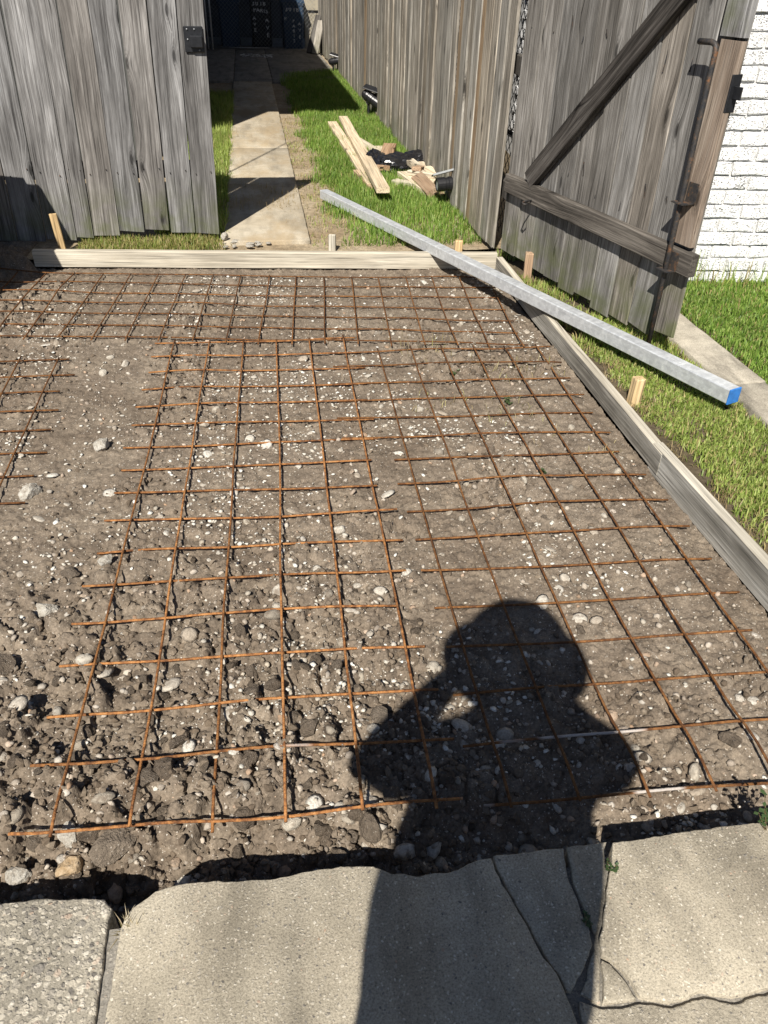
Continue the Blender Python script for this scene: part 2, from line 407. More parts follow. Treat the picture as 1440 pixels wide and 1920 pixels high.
def bm_me(name, bm, sm=False):
    bmesh.ops.recalc_face_normals(bm, faces=bm.faces[:])
    me = bpy.data.meshes.new(name); bm.to_mesh(me); bm.free()
    if sm: smooth(me)
    return me
def box_bm(bm, x0, x1, y0, y1, z0, z1, bev=0.0):
    r = bmesh.ops.create_cube(bm, size=1.0)
    for v in r['verts']:
        v.co = Vector((x0 + (v.co.x + .5) * (x1 - x0), y0 + (v.co.y + .5) * (y1 - y0), z0 + (v.co.z + .5) * (z1 - z0)))
    if bev:
        es = list({e for v in r['verts'] for e in v.link_edges})
        bmesh.ops.bevel(bm, geom=es, offset=bev, segments=1, affect='EDGES', profile=.5)
def box(name, x0, x1, y0, y1, z0, z1, bev=0.002):
    bm = bmesh.new(); box_bm(bm, x0, x1, y0, y1, z0, z1, bev); return bm_me(name, bm)
def cyl_bm(bm, p, q, r, seg=12, r2=None):
    p = Vector(p); q = Vector(q); d = q - p
    mt = Matrix.Translation((p + q) / 2) @ d.to_track_quat('Z', 'Y').to_matrix().to_4x4()
    bmesh.ops.create_cone(bm, cap_ends=True, segments=seg, radius1=r, radius2=r if r2 is None else r2, depth=d.length, matrix=mt)
def tube_me(name, pts, r, seg=6, ref=None):
    pts = np.asarray(pts, float); n = len(pts)
    t = np.gradient(pts, axis=0); t /= np.linalg.norm(t, axis=1)[:, None]
    if ref is None: ref = (0, 0, 1.0) if abs(t[0][2]) < .8 else (1.0, 0, 0)
    ref = np.array(ref, float)
    a = np.cross(t, ref); a /= np.linalg.norm(a, axis=1)[:, None]; b = np.cross(a, t)
    ang = np.arange(seg) / seg * 2 * np.pi
    V = (pts[:, None, :] + r * (np.cos(ang)[None, :, None] * a[:, None, :] + np.sin(ang)[None, :, None] * b[:, None, :])).reshape(-1, 3)
    i = np.arange(n - 1)[:, None] * seg; k = np.arange(seg)[None, :]; k2 = (k + 1) % seg
    q = np.stack([i + k, i + k2, i + seg + k2, i + seg + k], -1).reshape(-1, 4)
    caps = np.array([list(range(seg))[::-1], [(n - 1) * seg + j for j in range(seg)]])
    return smooth(mesh_np(name, V, [q, caps]))

# ------------------------------------------------------------------ soil height field
FRONT = [(-6, .80), (-.53, .793), (-.435, .786), (-.352, .776), (-.30, .745), (-.264, .773), (-.209, .782), (.13, .769), (.20, .737), (.275, .739), (.36, .756), (2.3, .75)]
def front_y(x): return np.interp(x, [a for a, b in FRONT], [b for a, b in FRONT])
def chunky(x, y):
    x = np.asarray(x, float); y = np.asarray(y, float)
    a = sstep(2.5, 1.1, y + .25 * (fbm(x, y, 2.2, 2, 31) - .5) * 2) * sstep(.75, .05, x + .12 * (fbm(x, y, 3, 2, 35) - .5) * 2)
    b = .12 + .45 * sstep(.52, .70, fbm(x, y, 2.6, 3, 57))
    path = sstep(.28, .12, np.abs(x + .70 - .06 * (y - 2.5))) * sstep(1.55, 2.0, y)
    return np.clip(np.maximum(a, b) * (1 - .8 * path), .06, 1)
def soil_h(x, y):
    x = np.asarray(x, float); y = np.asarray(y, float)
    ck = chunky(x, y)
    wx = x + .012 * (fbm(x, y, 28, 2, 71) - .5); wy = y + .012 * (fbm(x, y, 28, 2, 73) - .5)
    h = -.030 + .022 * (fbm(x, y, 2.0, 3, 3) - .5) + .010 * (fbm(x, y, 9, 3, 5) - .5)
    for s, amp, sd in ((14, .038, 101), (29, .019, 131), (58, .0105, 151), (120, .0062, 171)):
        f1, f2, r = worley(wx, wy, s, sd)
        dome = np.sqrt(np.clip(1 - (f1 / .78) ** 2, 0, 1)) * sstep(.0, .16, f2 - f1)
        if s < 40: dome = sstep(.0, .13, f2 - f1) * (.62 + .38 * dome) * (.8 + .4 * fbm(x, y, 60, 2, sd + 3))
        keep = sstep(.42, .62, r) if s < 40 else r
        m = ck if s < 40 else (.55 + .45 * ck)
        h = h + amp * m * (dome * keep - .3)
    # shrinkage cracks in the smoother ground
    f1, f2, r = worley(wx + .3, wy, 19, 211)
    cr = sstep(.07, .0, f2 - f1) * sstep(.45, .6, fbm(x, y, 3.4, 2, 91)) * (1 - ck)
    h = h - .012 * cr
    h = h + .0035 * (fbm(x, y, 150, 2, 7) - .5) + .003 * (fbm(x, y, 70, 2, 8) - .5)
    d = y - front_y(x)
    h = h - (.045 + .03 * sstep(.25, -.1, x)) * sstep(.23, .07, d) * (1 - .25 * sstep(.45, .8, x)) + .012 * sstep(.42, .26, d) * sstep(.16, .26, d) * sstep(.2, -.2, x)
    # dug edge along the right form board
    h = h - .018 * sstep(1.22, 1.31, x)
    h = h + .075 * sstep(4.40, 4.58, y) * sstep(-1.24, -1.30, x) - .09 * sstep(4.56, 4.60, y) * sstep(-1.32, -1.26, x)
    return h

def grid(name, xs, ys, hf):
    X, Y = np.meshgrid(xs, ys); Z = hf(X, Y)
    V = np.stack([X, Y, Z], -1).reshape(-1, 3); nx = len(xs); ny = len(ys)
    i = (np.arange(ny - 1)[:, None] * nx + np.arange(nx - 1)[None, :]).ravel()
    return smooth(mesh_np(name, V, [np.stack([i, i + 1, i + nx + 1, i + nx], -1)]))
ys = [.55]
while ys[-1] < 4.92: ys.append(ys[-1] + .0042 + .0017 * max(0, ys[-1] - .8))
xs = np.concatenate([np.linspace(-6, -1.75, 40)[:-1], np.arange(-1.75, 1.345, .0056)])
soil = ob('soil_bed', grid('soil_bed', xs, np.array(ys), soil_h), M['soil'])
tag(soil, 'bare dug-up soil bed full of shell and stone', None, None, 'structure')

# ------------------------------------------------------------------ ground sheets
def sheet(name, x0, x1, y0, y1, z, mat, label, amp=.0, step=None):
    if step:
        me = grid(name, np.linspace(x0, x1, max(2, int((x1 - x0) / step) + 1)), np.linspace(y0, y1, max(2, int((y1 - y0) / step) + 1)),
                  lambda X, Y: z + amp * (fbm(X, Y, 5, 4, 44) - .5) * 2)
    else:
        me = mesh_np(name, [(x0, y0, z), (x1, y0, z), (x1, y1, z), (x0, y1, z)], [np.array([[0, 1, 2, 3]])])
    return tag(ob(name, me, mat), label, None, None, 'structure')
sheet('terrain', -400, 400, -400, 400, -.22, M['lawn'], 'earth reaching out to the horizon')
sheet('back_yard_ground', -6.0, 1.9, 4.56, 26, .024, M['sand'], 'sandy earth of the back yard beside the driveway', .012, .12)
sheet('side_yard_ground', 1.372, 9.0, -1.0, 4.552, .02, M['lawn'], 'earth under the side lawn', .014, .04)
sheet('far_side_ground', 1.905, 9.0, 4.556, 26, .016, M['lawn'], 'earth beside the neighbouring house')
sheet('verge', -12, 12, -3.0, -.92, .0, M['lawn'], 'earth strip between sidewalk and street')
sheet('road', -60, 60, -11, -3.05, -.05, M['asphalt'], 'asphalt street behind the viewer')

# ------------------------------------------------------------------ sidewalk slabs
def slab_me(name, poly, ztop, zbot, bev=.006, jit=.0022, seed=0, step=.006, near=(-.6, 1.3, .40, 1.0)):
    pts = []
    n = len(poly)
    for i in range(n):
        a = np.array(poly[i]); b = np.array(poly[(i + 1) % n]); L = np.linalg.norm(b - a)
        mid = (a + b) / 2
        k = max(1, int(L / (step if L < 1.2 else .1)))
        for j in range(k): pts.append(a + (b - a) * j / k)
    P = np.array(pts); N = len(P)
    dx = (fbm(P[:, 0], P[:, 1], 38, 4, seed + 1) - .5) * 5 * jit; dy = (fbm(P[:, 0], P[:, 1], 38, 4, seed + 2) - .5) * 5 * jit
    P = P + np.stack([dx, dy], 1)
    area = .5 * np.sum(P[:, 0] * np.roll(P[:, 1], -1) - np.roll(P[:, 0], -1) * P[:, 1])
    if area < 0: P = P[::-1].copy()
    t = np.roll(P, -1, 0) - np.roll(P, 1, 0); t /= np.linalg.norm(t, axis=1)[:, None] + 1e-9
    nin = np.stack([-t[:, 1], t[:, 0]], 1)
    wv = .5 + 1.2 * vnoise(P[:, 0], P[:, 1], 30, seed + 3)
    inner = P + nin * (bev * wv)[:, None]; inner2 = P + nin * (bev * .35 * wv)[:, None]
    z = lambda v: np.full((N, 1), v)
    V = np.concatenate([np.hstack([inner, z(ztop)]), np.hstack([inner2, z(ztop - bev * .35)]), np.hstack([P, z(ztop - bev)]), np.hstack([P, z(zbot)])])
    i = np.arange(N); j = (i + 1) % N
    F = [np.stack([i + k * N, i + (k + 1) * N, j + (k + 1) * N, j + k * N], -1) for k in range(3)]
    top = np.arange(N)[None, :]
    me = mesh_np(name, V, [np.concatenate(F), top])
    return me
walk = ob('sidewalk', box('sidewalk', -6, 6, -.9, .722, -.2, .048, 0), M['apron'])
tag(walk, 'cracked concrete sidewalk along the dug-up bed', None, None, 'structure')
SL = [
 ('slab_agg', [(-6, .80), (-.53, .793), (-.435, .786), (-.352, .776), (-.334, .756), (-.339, .733), (-.338, .666), (-.339, .625), (-.340, .571), (-.342, -.9), (-6, -.9)], 0.058),
 ('slab', [(-.317, .712), (-.312, .735), (-.298, .750), (-.264, .773), (-.209, .782), (-.066, .768), (.071, .774), (.13, .769), (.161, .749), (.204, .736), (.275, .739), (.33, .752), (.350, .752), (.356, .70), (.366, .672), (.377, .627), (.391, .567), (.404, .539), (.410, .513), (.414, .464), (.412, .2), (.405, -.9), (-.325, -.9), (-.322, .569), (-.320, .62)], 0.062),
 ('slab', [(.357, .757), (.43, .757), (.494, .755), (.483, .692), (.485, .642), (.487, .600), (.484, .578), (.466, .558), (.448, .535), (.422, .514), (.414, .516), (.409, .541), (.396, .569), (.382, .629), (.371, .674), (.361, .702)], 0.058),
 ('slab', [(.500, .755), (.578, .755), (.547, .683), (.519, .632), (.495, .594), (.491, .60), (.490, .642), (.489, .692)], 0.060),
 ('slab', [(.486, .572), (.470, .553), (.452, .530), (.433, .506), (.460, .489), (.477, .527), (.487, .556)], 0.055),
 ('slab', [(.488, .551), (.501, .543), (.512, .529), (.521, .508), (.524, .486), (.466, .489), (.482, .525)], 0.057),
 ('slab', [(.590, .752), (.711, .754), (.868, .756), (.912, .751), (2.2, .745), (2.2, .44), (.744, .474), (.683, .467), (.635, .483), (.575, .475), (.529, .487), (.526, .510), (.516, .533), (.504, .548), (.494, .556), (.499, .586), (.525, .632), (.554, .683)], 0.061),
 ('slab', [(.421, .46), (.431, .498), (.463, .481), (.526, .478), (.575, .466), (.635, .474), (.683, .458), (.744, .465), (2.2, .432), (2.2, -.9), (.412, -.9), (.418, .2)], 0.056),
 ('slab', [(2.21, .742), (6, .735), (6, -.9), (2.21, -.9)], 0.059)]
for k, (mt, poly, zt) in enumerate(SL):
    ob('slab', slab_me('slab', poly, zt, -.17, .0022 if k else .0045, .0018, k * 13), M[mt], walk)

# ------------------------------------------------------------------ driveway strip, apron, mowing strip
drive = ob('driveway', box('driveway', -.205, .300, 4.80, 12.2, -.06, .036, 0), M['lawn']); tag(drive, 'narrow concrete driveway strip running back along the fence', None, None, 'structure')
for y0, y1 in ((4.74, 6.20), (6.206, 7.55), (7.556, 9.9), (9.906, 12.17)):
    ob('slab', slab_me('slab', [(-.214, y0), (.302, y0), (.306, y1), (-.208, y1)], .050, -.05, .006, .002, int(y0 * 10), .04), M['drive'], drive)
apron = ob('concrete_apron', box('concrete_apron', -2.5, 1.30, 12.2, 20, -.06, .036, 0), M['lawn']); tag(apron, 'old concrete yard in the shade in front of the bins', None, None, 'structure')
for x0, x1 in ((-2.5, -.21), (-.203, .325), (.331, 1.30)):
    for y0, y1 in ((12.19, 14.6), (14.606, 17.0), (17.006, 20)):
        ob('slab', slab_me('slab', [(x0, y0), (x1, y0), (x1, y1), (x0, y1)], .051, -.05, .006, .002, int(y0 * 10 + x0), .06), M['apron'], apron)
strip = ob('mowing_strip', box('mowing_strip', 1.86, 2.00, -.8, 3.95, -.06, .036, 0), M['lawn']); tag(strip, 'narrow concrete strip between the side lawns', None, None, 'structure')
for y0, y1 in ((-.8, .9), (.906, 2.62), (2.626, 3.95)):
    ob('slab', slab_me('slab', [(1.84, y0), (2.03, y0), (2.025, y1), (1.835, y1)], .052, -.05, .006, .003, int(y0 * 10 + 90), .03), M['strip'], strip)

# ------------------------------------------------------------------ boards
def board_me(name, wd, th, L, ch=.003, seed=0, ragged=0.0):
    """board: x across 0..wd, y 0..th, z 0..L, chamfered, a few rings along the length with slight warp"""
    rs = random.Random(seed)
    c = ch
    prof = [(c, 0), (wd - c, 0), (wd, c), (wd, th - c), (wd - c, th), (c, th), (0, th - c), (0, c)]
    zs = np.linspace(0, L, 4)
    V = []
    for k, z in enumerate(zs):
        ox = rs.uniform(-.002, .002); oy = rs.uniform(-.002, .002)
        for (x, y) in prof:
            dz = 0
            if k == 0 and ragged: dz = ragged * (rs.random())
            V.append((x + ox, y + oy, z + dz))
    n = 8; F = []
    for k in range(3):
        for j in range(n): F.append((k * n + j, k * n + (j + 1) % n, (k + 1) * n + (j + 1) % n, (k + 1) * n + j))
    bm = bmesh.new(); vs = [bm.verts.new(v) for v in V]
    for f in F: bm.faces.new([vs[i] for i in f])
    bm.faces.new(vs[:8][::-1]); bm.faces.new(vs[-8:])
    return bm_me(name, bm)
def lay(name, me, mat, p, q, roll=0.0, parent=None):
    """place a board_me (length along z, centred) from p to q (bottom-centre line), wide face up when roll=0"""
    p = Vector(p); q = Vector(q); d = (q - p).normalized()
    side = d.cross(Vector((0, 0, 1))).normalized(); upn = side.cross(d)
    Rm = Matrix((side, -upn * -1, d)).transposed()
    # local x -> side, local y -> up, local z -> d
    Rm = Matrix((side, upn, d)).transposed()
    if Rm.determinant() < 0: Rm = Matrix((-side, upn, d)).transposed()
    Rm = Rm @ Matrix.Rotation(roll, 3, 'Z')
    o = ob(name, me, mat, parent)
    mw = Rm.to_4x4(); mw.translation = p; o.matrix_local = mw
    return o
def lumber_me(name, wd, th, L, seed=0):
    me = board_me(name, wd, th, L, .003, seed)
    for v in me.vertices: v.co.x -= wd / 2
    return me

# ------------------------------------------------------------------ form boards and stakes
fb = lay('form_board', lumber_me('form_board', .038, .092, 2.62, 1), M['form'], (-1.256, 4.585, -.022), (1.345, 4.345, -.022))
tag(fb, 'pale form board across the back edge of the dug bed', 'board')
fr = lay('form_board', lumber_me('form_board', .038, .088, 2.18, 2), M['form_grey'], (1.356, 4.30, -.030), (1.350, 2.13, -.035))
tag(fr, 'grey-sided form board along the lawn passing under the steel post', 'board')
fn = lay('form_board', lumber_me('form_board', .038, .112, 2.0, 3), M['form_grey'], (1.354, 2.19, -.056), (1.362, .80, -.026))
tag(fn, 'grey-sided form board along the lawn nearest the sidewalk', 'board')
for o_ in (fr, fn):
    o_.data.materials.append(M['form'])
    for p_ in o_.data.polygons:
        if p_.normal.y > .5: p_.material_index = 1
STK = [((-1.105, 4.665), (-.010, -.01), .245, .04, .02, 'stake', 'thin yellowish stake leaning behind the left end of back form board'),
       ((.421, 4.60), (.0, .0), .115, .042, .03, 'form', 'short pale stake behind the form board at driveway end'),
       ((1.162, 4.50), (.0, .0), .100, .045, .03, 'stake', 'stub stake behind the back form board beside the steel post'),
       ((1.440, 4.02), (-.004, 0), .165, .042, .042, 'stake_brown', 'brown square stake between right form board and open gate'),
       ((1.412, 2.545), (.006, .0), .135, .040, .042, 'stake', 'orange-tinted stake outside the right form board by the lawn')]
for (x, y), (lx, ly), h, wx, wy, mt, lb in STK:
    bm = bmesh.new(); box_bm(bm, -wx / 2, wx / 2, -wy / 2, wy / 2, -.12, h, .003)
    for v in bm.verts:
        if v.co.z > 0: v.co.x += lx * 8 * h; v.co.y += ly; v.co.z += random.uniform(-.004, .004)
    o = ob('stake', bm_me('stake', bm), M[mt], None, (x, y, 0), (0, 0, random.uniform(-.3, .3)))
    tag(o, lb, 'stake', 'stakes holding the form boards')

# ------------------------------------------------------------------ galvanised post
def hollow_post(name, p, q, wd):
    p = Vector(p); q = Vector(q); L = (q - p).length
    bm = bmesh.new(); t = .003; c = .004
    def ring(hw, z, cc):
        return [bm.verts.new((a, b, z)) for a, b in ((-hw + cc, -hw), (hw - cc, -hw), (hw, -hw + cc), (hw, hw - cc), (hw - cc, hw), (-hw + cc, hw), (-hw, hw - cc), (-hw, -hw + cc))]
    o0 = ring(wd / 2, 0, c); o1 = ring(wd / 2, L, c); i0 = ring(wd / 2 - t, 0, c * .6); i1 = ring(wd / 2 - t, L, c * .6)
    for j in range(8):
        k = (j + 1) % 8
        bm.faces.new((o0[j], o0[k], o1[k], o1[j])); bm.faces.new((i0[k], i0[j], i1[j], i1[k]))
        bm.faces.new((o0[k], o0[j], i0[j], i0[k])); bm.faces.new((o1[j], o1[k], i1[k], i1[j]))
    me = bm_me('tube', bm)
    e = empty(name, p, 'long galvanised square steel post laid diagonally over the form boards', 'post')
    d = (q - p).normalized(); side = d.cross(Vector((0, 0, 1))).normalized(); upn = side.cross(d)
    e.matrix_world = Matrix.Translation(p) @ Matrix((-side, upn, d)).transposed().to_4x4()
    ob('tube', me, M['galv'], e)
    h = wd / 2
    cap = ob('end_cap', box('end_cap', -h - .001, h + .001, -h - .001, h + .001, L - .004, L + .004, .002), M['blue'], e)
    cap['label'] = 'blue painted end of the post'
    return e
hollow_post('steel_post', (.470, 5.72, .082), (1.742, 2.405, .112), .060)

# ------------------------------------------------------------------ left gate
p1 = Vector((-.238, 4.868, 0)); gl = empty('wooden_gate', p1, 'closed weathered grey board gate with black latch box at its edge', 'gate', math.atan2(.027, 1))
edges = [-2.46, -2.31, -2.16, -2.02, -1.87, -1.73, -1.59, -1.45, -1.305, -1.157, -.999, -.828, -.729, -.578, -.433, -.287, -.141, 0.0]
bots = {-1.157: .043, -.999: .045, -.828: .052, -.729: .060, -.578: .083, -.433: .089, -.287: .073, -.141: .060}
LEAN = .030
for k in range(len(edges) - 1):
    a, b = edges[k], edges[k + 1]; z0 = bots.get(a, .045)
    gp = .0050 if abs(a + .433) > .01 else .0095
    o = ob('board', board_me('board', b - a - gp, .018, 1.76 - z0, .0015, 100 + k, .012), M['gate'], gl, (a + gp / 2 - .0, random.uniform(-.001, .001) + (-.006 if k == 11 else 0), z0), (random.uniform(-.003, .003), LEAN + random.uniform(-.002, .002), 0))
for z in (.42, 1.45):
    ob('rail', box('rail', -2.45, -.01, .026, .064, z - .045, z + .045, .003), M['rail'], gl)
bm = bmesh.new()
for k in range(len(edges) - 1):
    for z in (.42, 1.45):
        for t in (.2, .8):
            x = edges[k] + (edges[k + 1] - edges[k]) * t + LEAN * z; zz = z + random.uniform(-.02, .02)
            cyl_bm(bm, (x, -.008, zz), (x, .004, zz), .0028, 6)
tag(ob('nail_heads', bm_me('nail_heads', bm), M['bolt'], gl), 'dark nail heads', None, None, 'stuff')
# latch box
lt = ob('latch', box('latch', -.085, .016, -.014, -.006, 1.006, 1.126, .004), M['black_metal'], gl); lt['label'] = 'black steel latch plate with receiver box'
ob('receiver', box('receiver', -.055, .010, -.040, -.014, 1.030, 1.085, .004), M['black_metal'], lt)
for x, z in ((-.066, 1.112), (-.028, 1.112), (-.066, 1.066), (-.010, 1.018)):
    bm = bmesh.new(); cyl_bm(bm, (x, -.0175, z), (x, -.013, z), .0045, 10); ob('screw', bm_me('screw', bm, True), M['chain'], lt)

# ------------------------------------------------------------------ right fence
fence = empty('board_fence', (1.372, 4.45, 0), 'long weathered board fence running back beside the grass', 'fence')
fm = [board_me('board', .136, .018, 1.80, .003, 300 + i, .02) for i in range(6)]
fmb = [board_me('board', .136, .018, 1.80, .003, 320 + i, .02) for i in range(2)]
y = 0.0; k = 0
while y < 12.35:
    br = k in (4, 8) or (k > 20 and random.random() < .04)
    me = random.choice(fmb if br else fm)
    o = bpy.data.objects.new('board', me)
    if not me.materials: me.materials.append(M['fence_brown' if br else 'fence'])
    o.parent = fence; o.location = (random.uniform(-.010, .004), y + random.uniform(-.002, .003), random.uniform(.02, .055))
    o.rotation_euler = (random.uniform(-.003, .003), random.uniform(-.006, .006), math.pi / 2 + random.uniform(-.05, .05))
    o.scale = (random.uniform(.93, 1.0), 1, 1)
    link(o); y += .1385; k += 1
for z in (.38, 1.0, 1.6):
    ob('rail', box('rail', .028, .066, -.03, 12.4, z - .045, z + .045, .003), M['rail'], fence)
for yy in (.02, 2.4, 4.8, 7.2, 9.6, 12.2):
    ob('post', box('post', .07, .16, yy, yy + .09, -.1, 1.75, .004), M['rail'], fence)

# ------------------------------------------------------------------ right gate (open leaf)
gr = empty('wooden_gate', (1.378, 4.296, 0), 'open grey board gate with diagonal brace and drop bolt', 'gate', math.atan2(-.965, .262))
ge = [-.035, .115, .262, .405, .540, .683, .826, .968, 1.110, 1.258, 1.400]
gb = [.085, .082, .078, .068, .062, .072, .050, .058, .072, .105]
for k in range(10):
    ob('board', board_me('board', ge[k + 1] - ge[k] - .0045, .018, 1.76 - gb[k], .0025, 400 + k, .018), M['gate_open'], gr,
       (ge[k], random.uniform(-.003, .004), gb[k]), (random.uniform(-.003, .003), random.uniform(-.004, .002), 0))
def plank(name, pts, y0, y1, mat, lab=None):
    """flat piece in the gate plane from polygon (x,z)"""
    bm = bmesh.new()
    a = [bm.verts.new((x, y0, z)) for x, z in pts]; b = [bm.verts.new((x, y1, z)) for x, z in pts]
    bm.faces.new(a); bm.faces.new(b[::-1]); n = len(pts)
    for i in range(n): bm.faces.new((a[i], b[i], b[(i + 1) % n], a[(i + 1) % n]))
    bmesh.ops.bevel(bm, geom=bm.edges[:], offset=.002, segments=1, affect='EDGES')
    o = ob(name, bm_me(name, bm), mat, gr)
    if lab: o['label'] = lab
    return o
def in_plane_board(name, x0, z0, x1, z1, wd, y0, th, mat, seed, lab=None):
    d = Vector((x1 - x0, 0, z1 - z0)); L = d.length; ang = math.atan2(d.x, d.z)
    me = lumber_me(name, wd, th, L, seed)
    o = ob(name, me, mat, gr, (x0, y0, z0), (0, ang, 0))
    if lab: o['label'] = lab
    return o
in_plane_board('rail', -.005, .464, 1.442, .447, .090, -.042, .040, M['rail'], 21)
in_plane_board('rail', -.05, 1.52, 1.39, 1.52, .090, -.042, .040, M['rail'], 22)
in_plane_board('brace', .205, .520, 1.165, 1.470, .092, -.044, .040, M['gate_dark'], 23, 'dark diagonal brace')
in_plane_board('stile', 1.352, .510, 1.358, 1.226, .104, -.030, .028, M['stile'], 24, 'brown vertical board at the free edge')
in_plane_board('stile', 1.352, 1.236, 1.352, 1.50, .118, -.030, .028, M['gate'], 25)
# drop bolt
bx = 1.325
bolt = ob('drop_bolt', tube_me('drop_bolt', [(bx - .092, -.060, 1.214), (bx - .03, -.060, 1.216), (bx - .012, -.060, 1.212), (bx - .003, -.060, 1.203), (bx, -.060, 1.185), (bx, -.060, 1.15), (bx + .006, -.060, .6), (bx + .012, -.060, .03)], .0105, 10, (0, 1, 0)), M['bolt'], gr)
bolt['label'] = 'black steel drop bolt with bent handle'
for z in (.672, .405):
    bm = bmesh.new()
    box_bm(bm, bx - .022, bx + .045, -.088, -.045 if z < .5 else -.028, z - .002, z + .002, 0)
    box_bm(bm, bx + .000, bx + .052, -.048 if z < .5 else -.034, -.044 if z < .5 else -.030, z, z + .075, 0)
    ob('bolt_bracket', bm_me('bolt_bracket', bm), M['bolt'], bolt)
lk = ob('latch', box('latch', 1.401, 1.409, -.030, .016, 1.00, 1.125, .002), M['black_metal'], gr)
bm = bmesh.new(); box_bm(bm, 1.409, 1.448, -.012, -.006, 1.045, 1.088, .002); ob('latch_tongue', bm_me('latch_tongue', bm), M['black_metal'], lk)
ob('hook', tube_me('hook', [(.27, -.044, .435), (.27, -.085, .433), (.28, -.105, .430), (.30, -.108, .428), (.307, -.092, .428)], .005, 8), M['bolt'], gr)
bm = bmesh.new()
for k in range(10):
    for z in (.62, 1.18):
        x = ge[k] + .07 + random.uniform(-.03, .03); cyl_bm(bm, (x, -.004, z + random.uniform(-.1, .1)), (x, .004, z), .0025, 6)
tag(ob('nail_heads', bm_me('nail_heads', bm), M['bolt'], gr), 'dark nail heads', None, None, 'stuff')

# ------------------------------------------------------------------ neighbouring brick house
BA = math.atan2(-.095, 1)
house = empty('brick_house', (1.98, 3.912, 0), 'neighbouring house of white painted brick behind the open gate', 'house', BA)
bm = bmesh.new(); box_bm(bm, .010, 7, .014, 8, -.1, 3.0, 0); ob('wall', bm_me('wall', bm), M['mortar'], house)
bm = bmesh.new(); box_bm(bm, -.35, 7.3, -.35, 8.3, 3.0, 3.12, 0); ob('roof', bm_me('roof', bm), M['roof'], house)
bvar = []
for i in range(5):
    bm = bmesh.new(); box_bm(bm, 0, .2015, 0, .05, 0, .0605, .004)
    bmesh.ops.subdivide_edges(bm, edges=[e for e in bm.edges if e.calc_length() > .1], cuts=3)
    for v in bm.verts: v.co += Vector((random.uniform(-.0022, .0022), random.uniform(-.004, .004), random.uniform(-.0026, .0026)))
    me = bm_me('brick', bm); me.materials.append(M['brick']); bvar.append(me)
nb = 0
for row in range(-1, 21):
    z = .026 + row * .0695
    for kx in range(0, 6):
        x = .2115 * kx + (.105 if row % 2 else 0) - .0
        if x > 1.15 or nb >= 150: continue
        o = bpy.data.objects.new('brick', random.choice(bvar)); o.parent = house
        o.location = (x + random.uniform(-.003, .003), random.uniform(-.004, .005), z + random.uniform(-.0018, .0018)); link(o); nb += 1
# end bricks on the corner for odd courses and the side wall seen through the gap
for row in range(0, 20, 2):
    o = bpy.data.objects.new('brick', bvar[0]); o.parent = house; o.scale = (.45, 1, 1)
    o.location = (.004, 0.001, .026 + (row + 1) * .0695); link(o)
for row in range(2, 22):
    for ky in range(8):
        o = bpy.data.objects.new('brick', bvar[(row + ky) % 5]); o.parent = house
        o.location = (-.004, 1.95 + .2115 * ky + (.105 if row % 2 else 0), .026 + row * .0695); o.rotation_euler = (0, 0, -math.pi / 2); link(o)

# ------------------------------------------------------------------ chain link fences
def chainlink(parent, wdt, z0, z1, cell, r, mat, kind_name='mesh'):
    bm_v = []; F = []
    H = z1 - z0
    def seg(a, b):
        a = np.array(a); b = np.array(b); d = b - a; d /= np.linalg.norm(d)
        n1 = np.array([-d[2], 0, d[0]]); n2 = np.array([0, 1., 0]); base = len(bm_v)
        for p in (a, b):
            for t in (0, 2.094, 4.189): bm_v.append(p + r * (math.cos(t) * n1 + math.sin(t) * n2))
        for j in range(3): F.append((base + j, base + (j + 1) % 3, base + 3 + (j + 1) % 3, base + 3 + j))
    s = -H
    while s < wdt:
        for sg in (1, -1):
            xa, za, xb, zb = s, 0.0, s + H, H
            t0 = max(0, -xa / H); t1 = min(1, (wdt - xa) / H)
            if t1 > t0:
                A = (xa + t0 * H, 0, t0 * H); B = (xa + t1 * H, 0, t1 * H)
                if sg < 0: A = (wdt - A[0], .003, A[2]); B = (wdt - B[0], .003, B[2])
                seg((A[0], A[1], A[2] + z0), (B[0], B[1], B[2] + z0))
        s += cell
    return ob(kind_name, mesh_np(kind_name, np.array(bm_v), [np.array(F)]), mat, parent)
cf = empty('chain_link_fence', (1.50, 4.42, 0), 'old dark chain-link fence seen through gap beside open gate', 'fence', math.pi / 2)
chainlink(cf, 3.0, .05, 1.30, .075, .0026, M['chain_dark'])
for z in (1.30, .62):
    ob('rail', tube_me('rail', [(-.1, 0, z), (3.0, 0, z)], .016, 8), M['chain_dark'], cf)
ob('post', tube_me('post', [(-.02, 0, -.1), (-.02, 0, 1.34)], .022, 10), M['chain_dark'], cf)
cg = empty('chain_link_gate', (-.72, 16.75, 0), 'chain-link gate standing in front of the shaded bins', 'gate')
chainlink(cg, 2.0, .07, 1.30, .068, .0022, M['chain'])
for x in (0.03, .11):
    ob('post', tube_me('post', [(x, 0, .05), (x, 0, 1.4)], .016, 10), M['pipe_white'], cg)
ob('rail', tube_me('rail', [(0.03, 0, 1.31), (2.0, 0, 1.31)], .016, 8), M['chain'], cg)
ob('rail', tube_me('rail', [(0.03, 0, .08), (1.15, 0, .08)], .010, 8), M['chain'], cg)

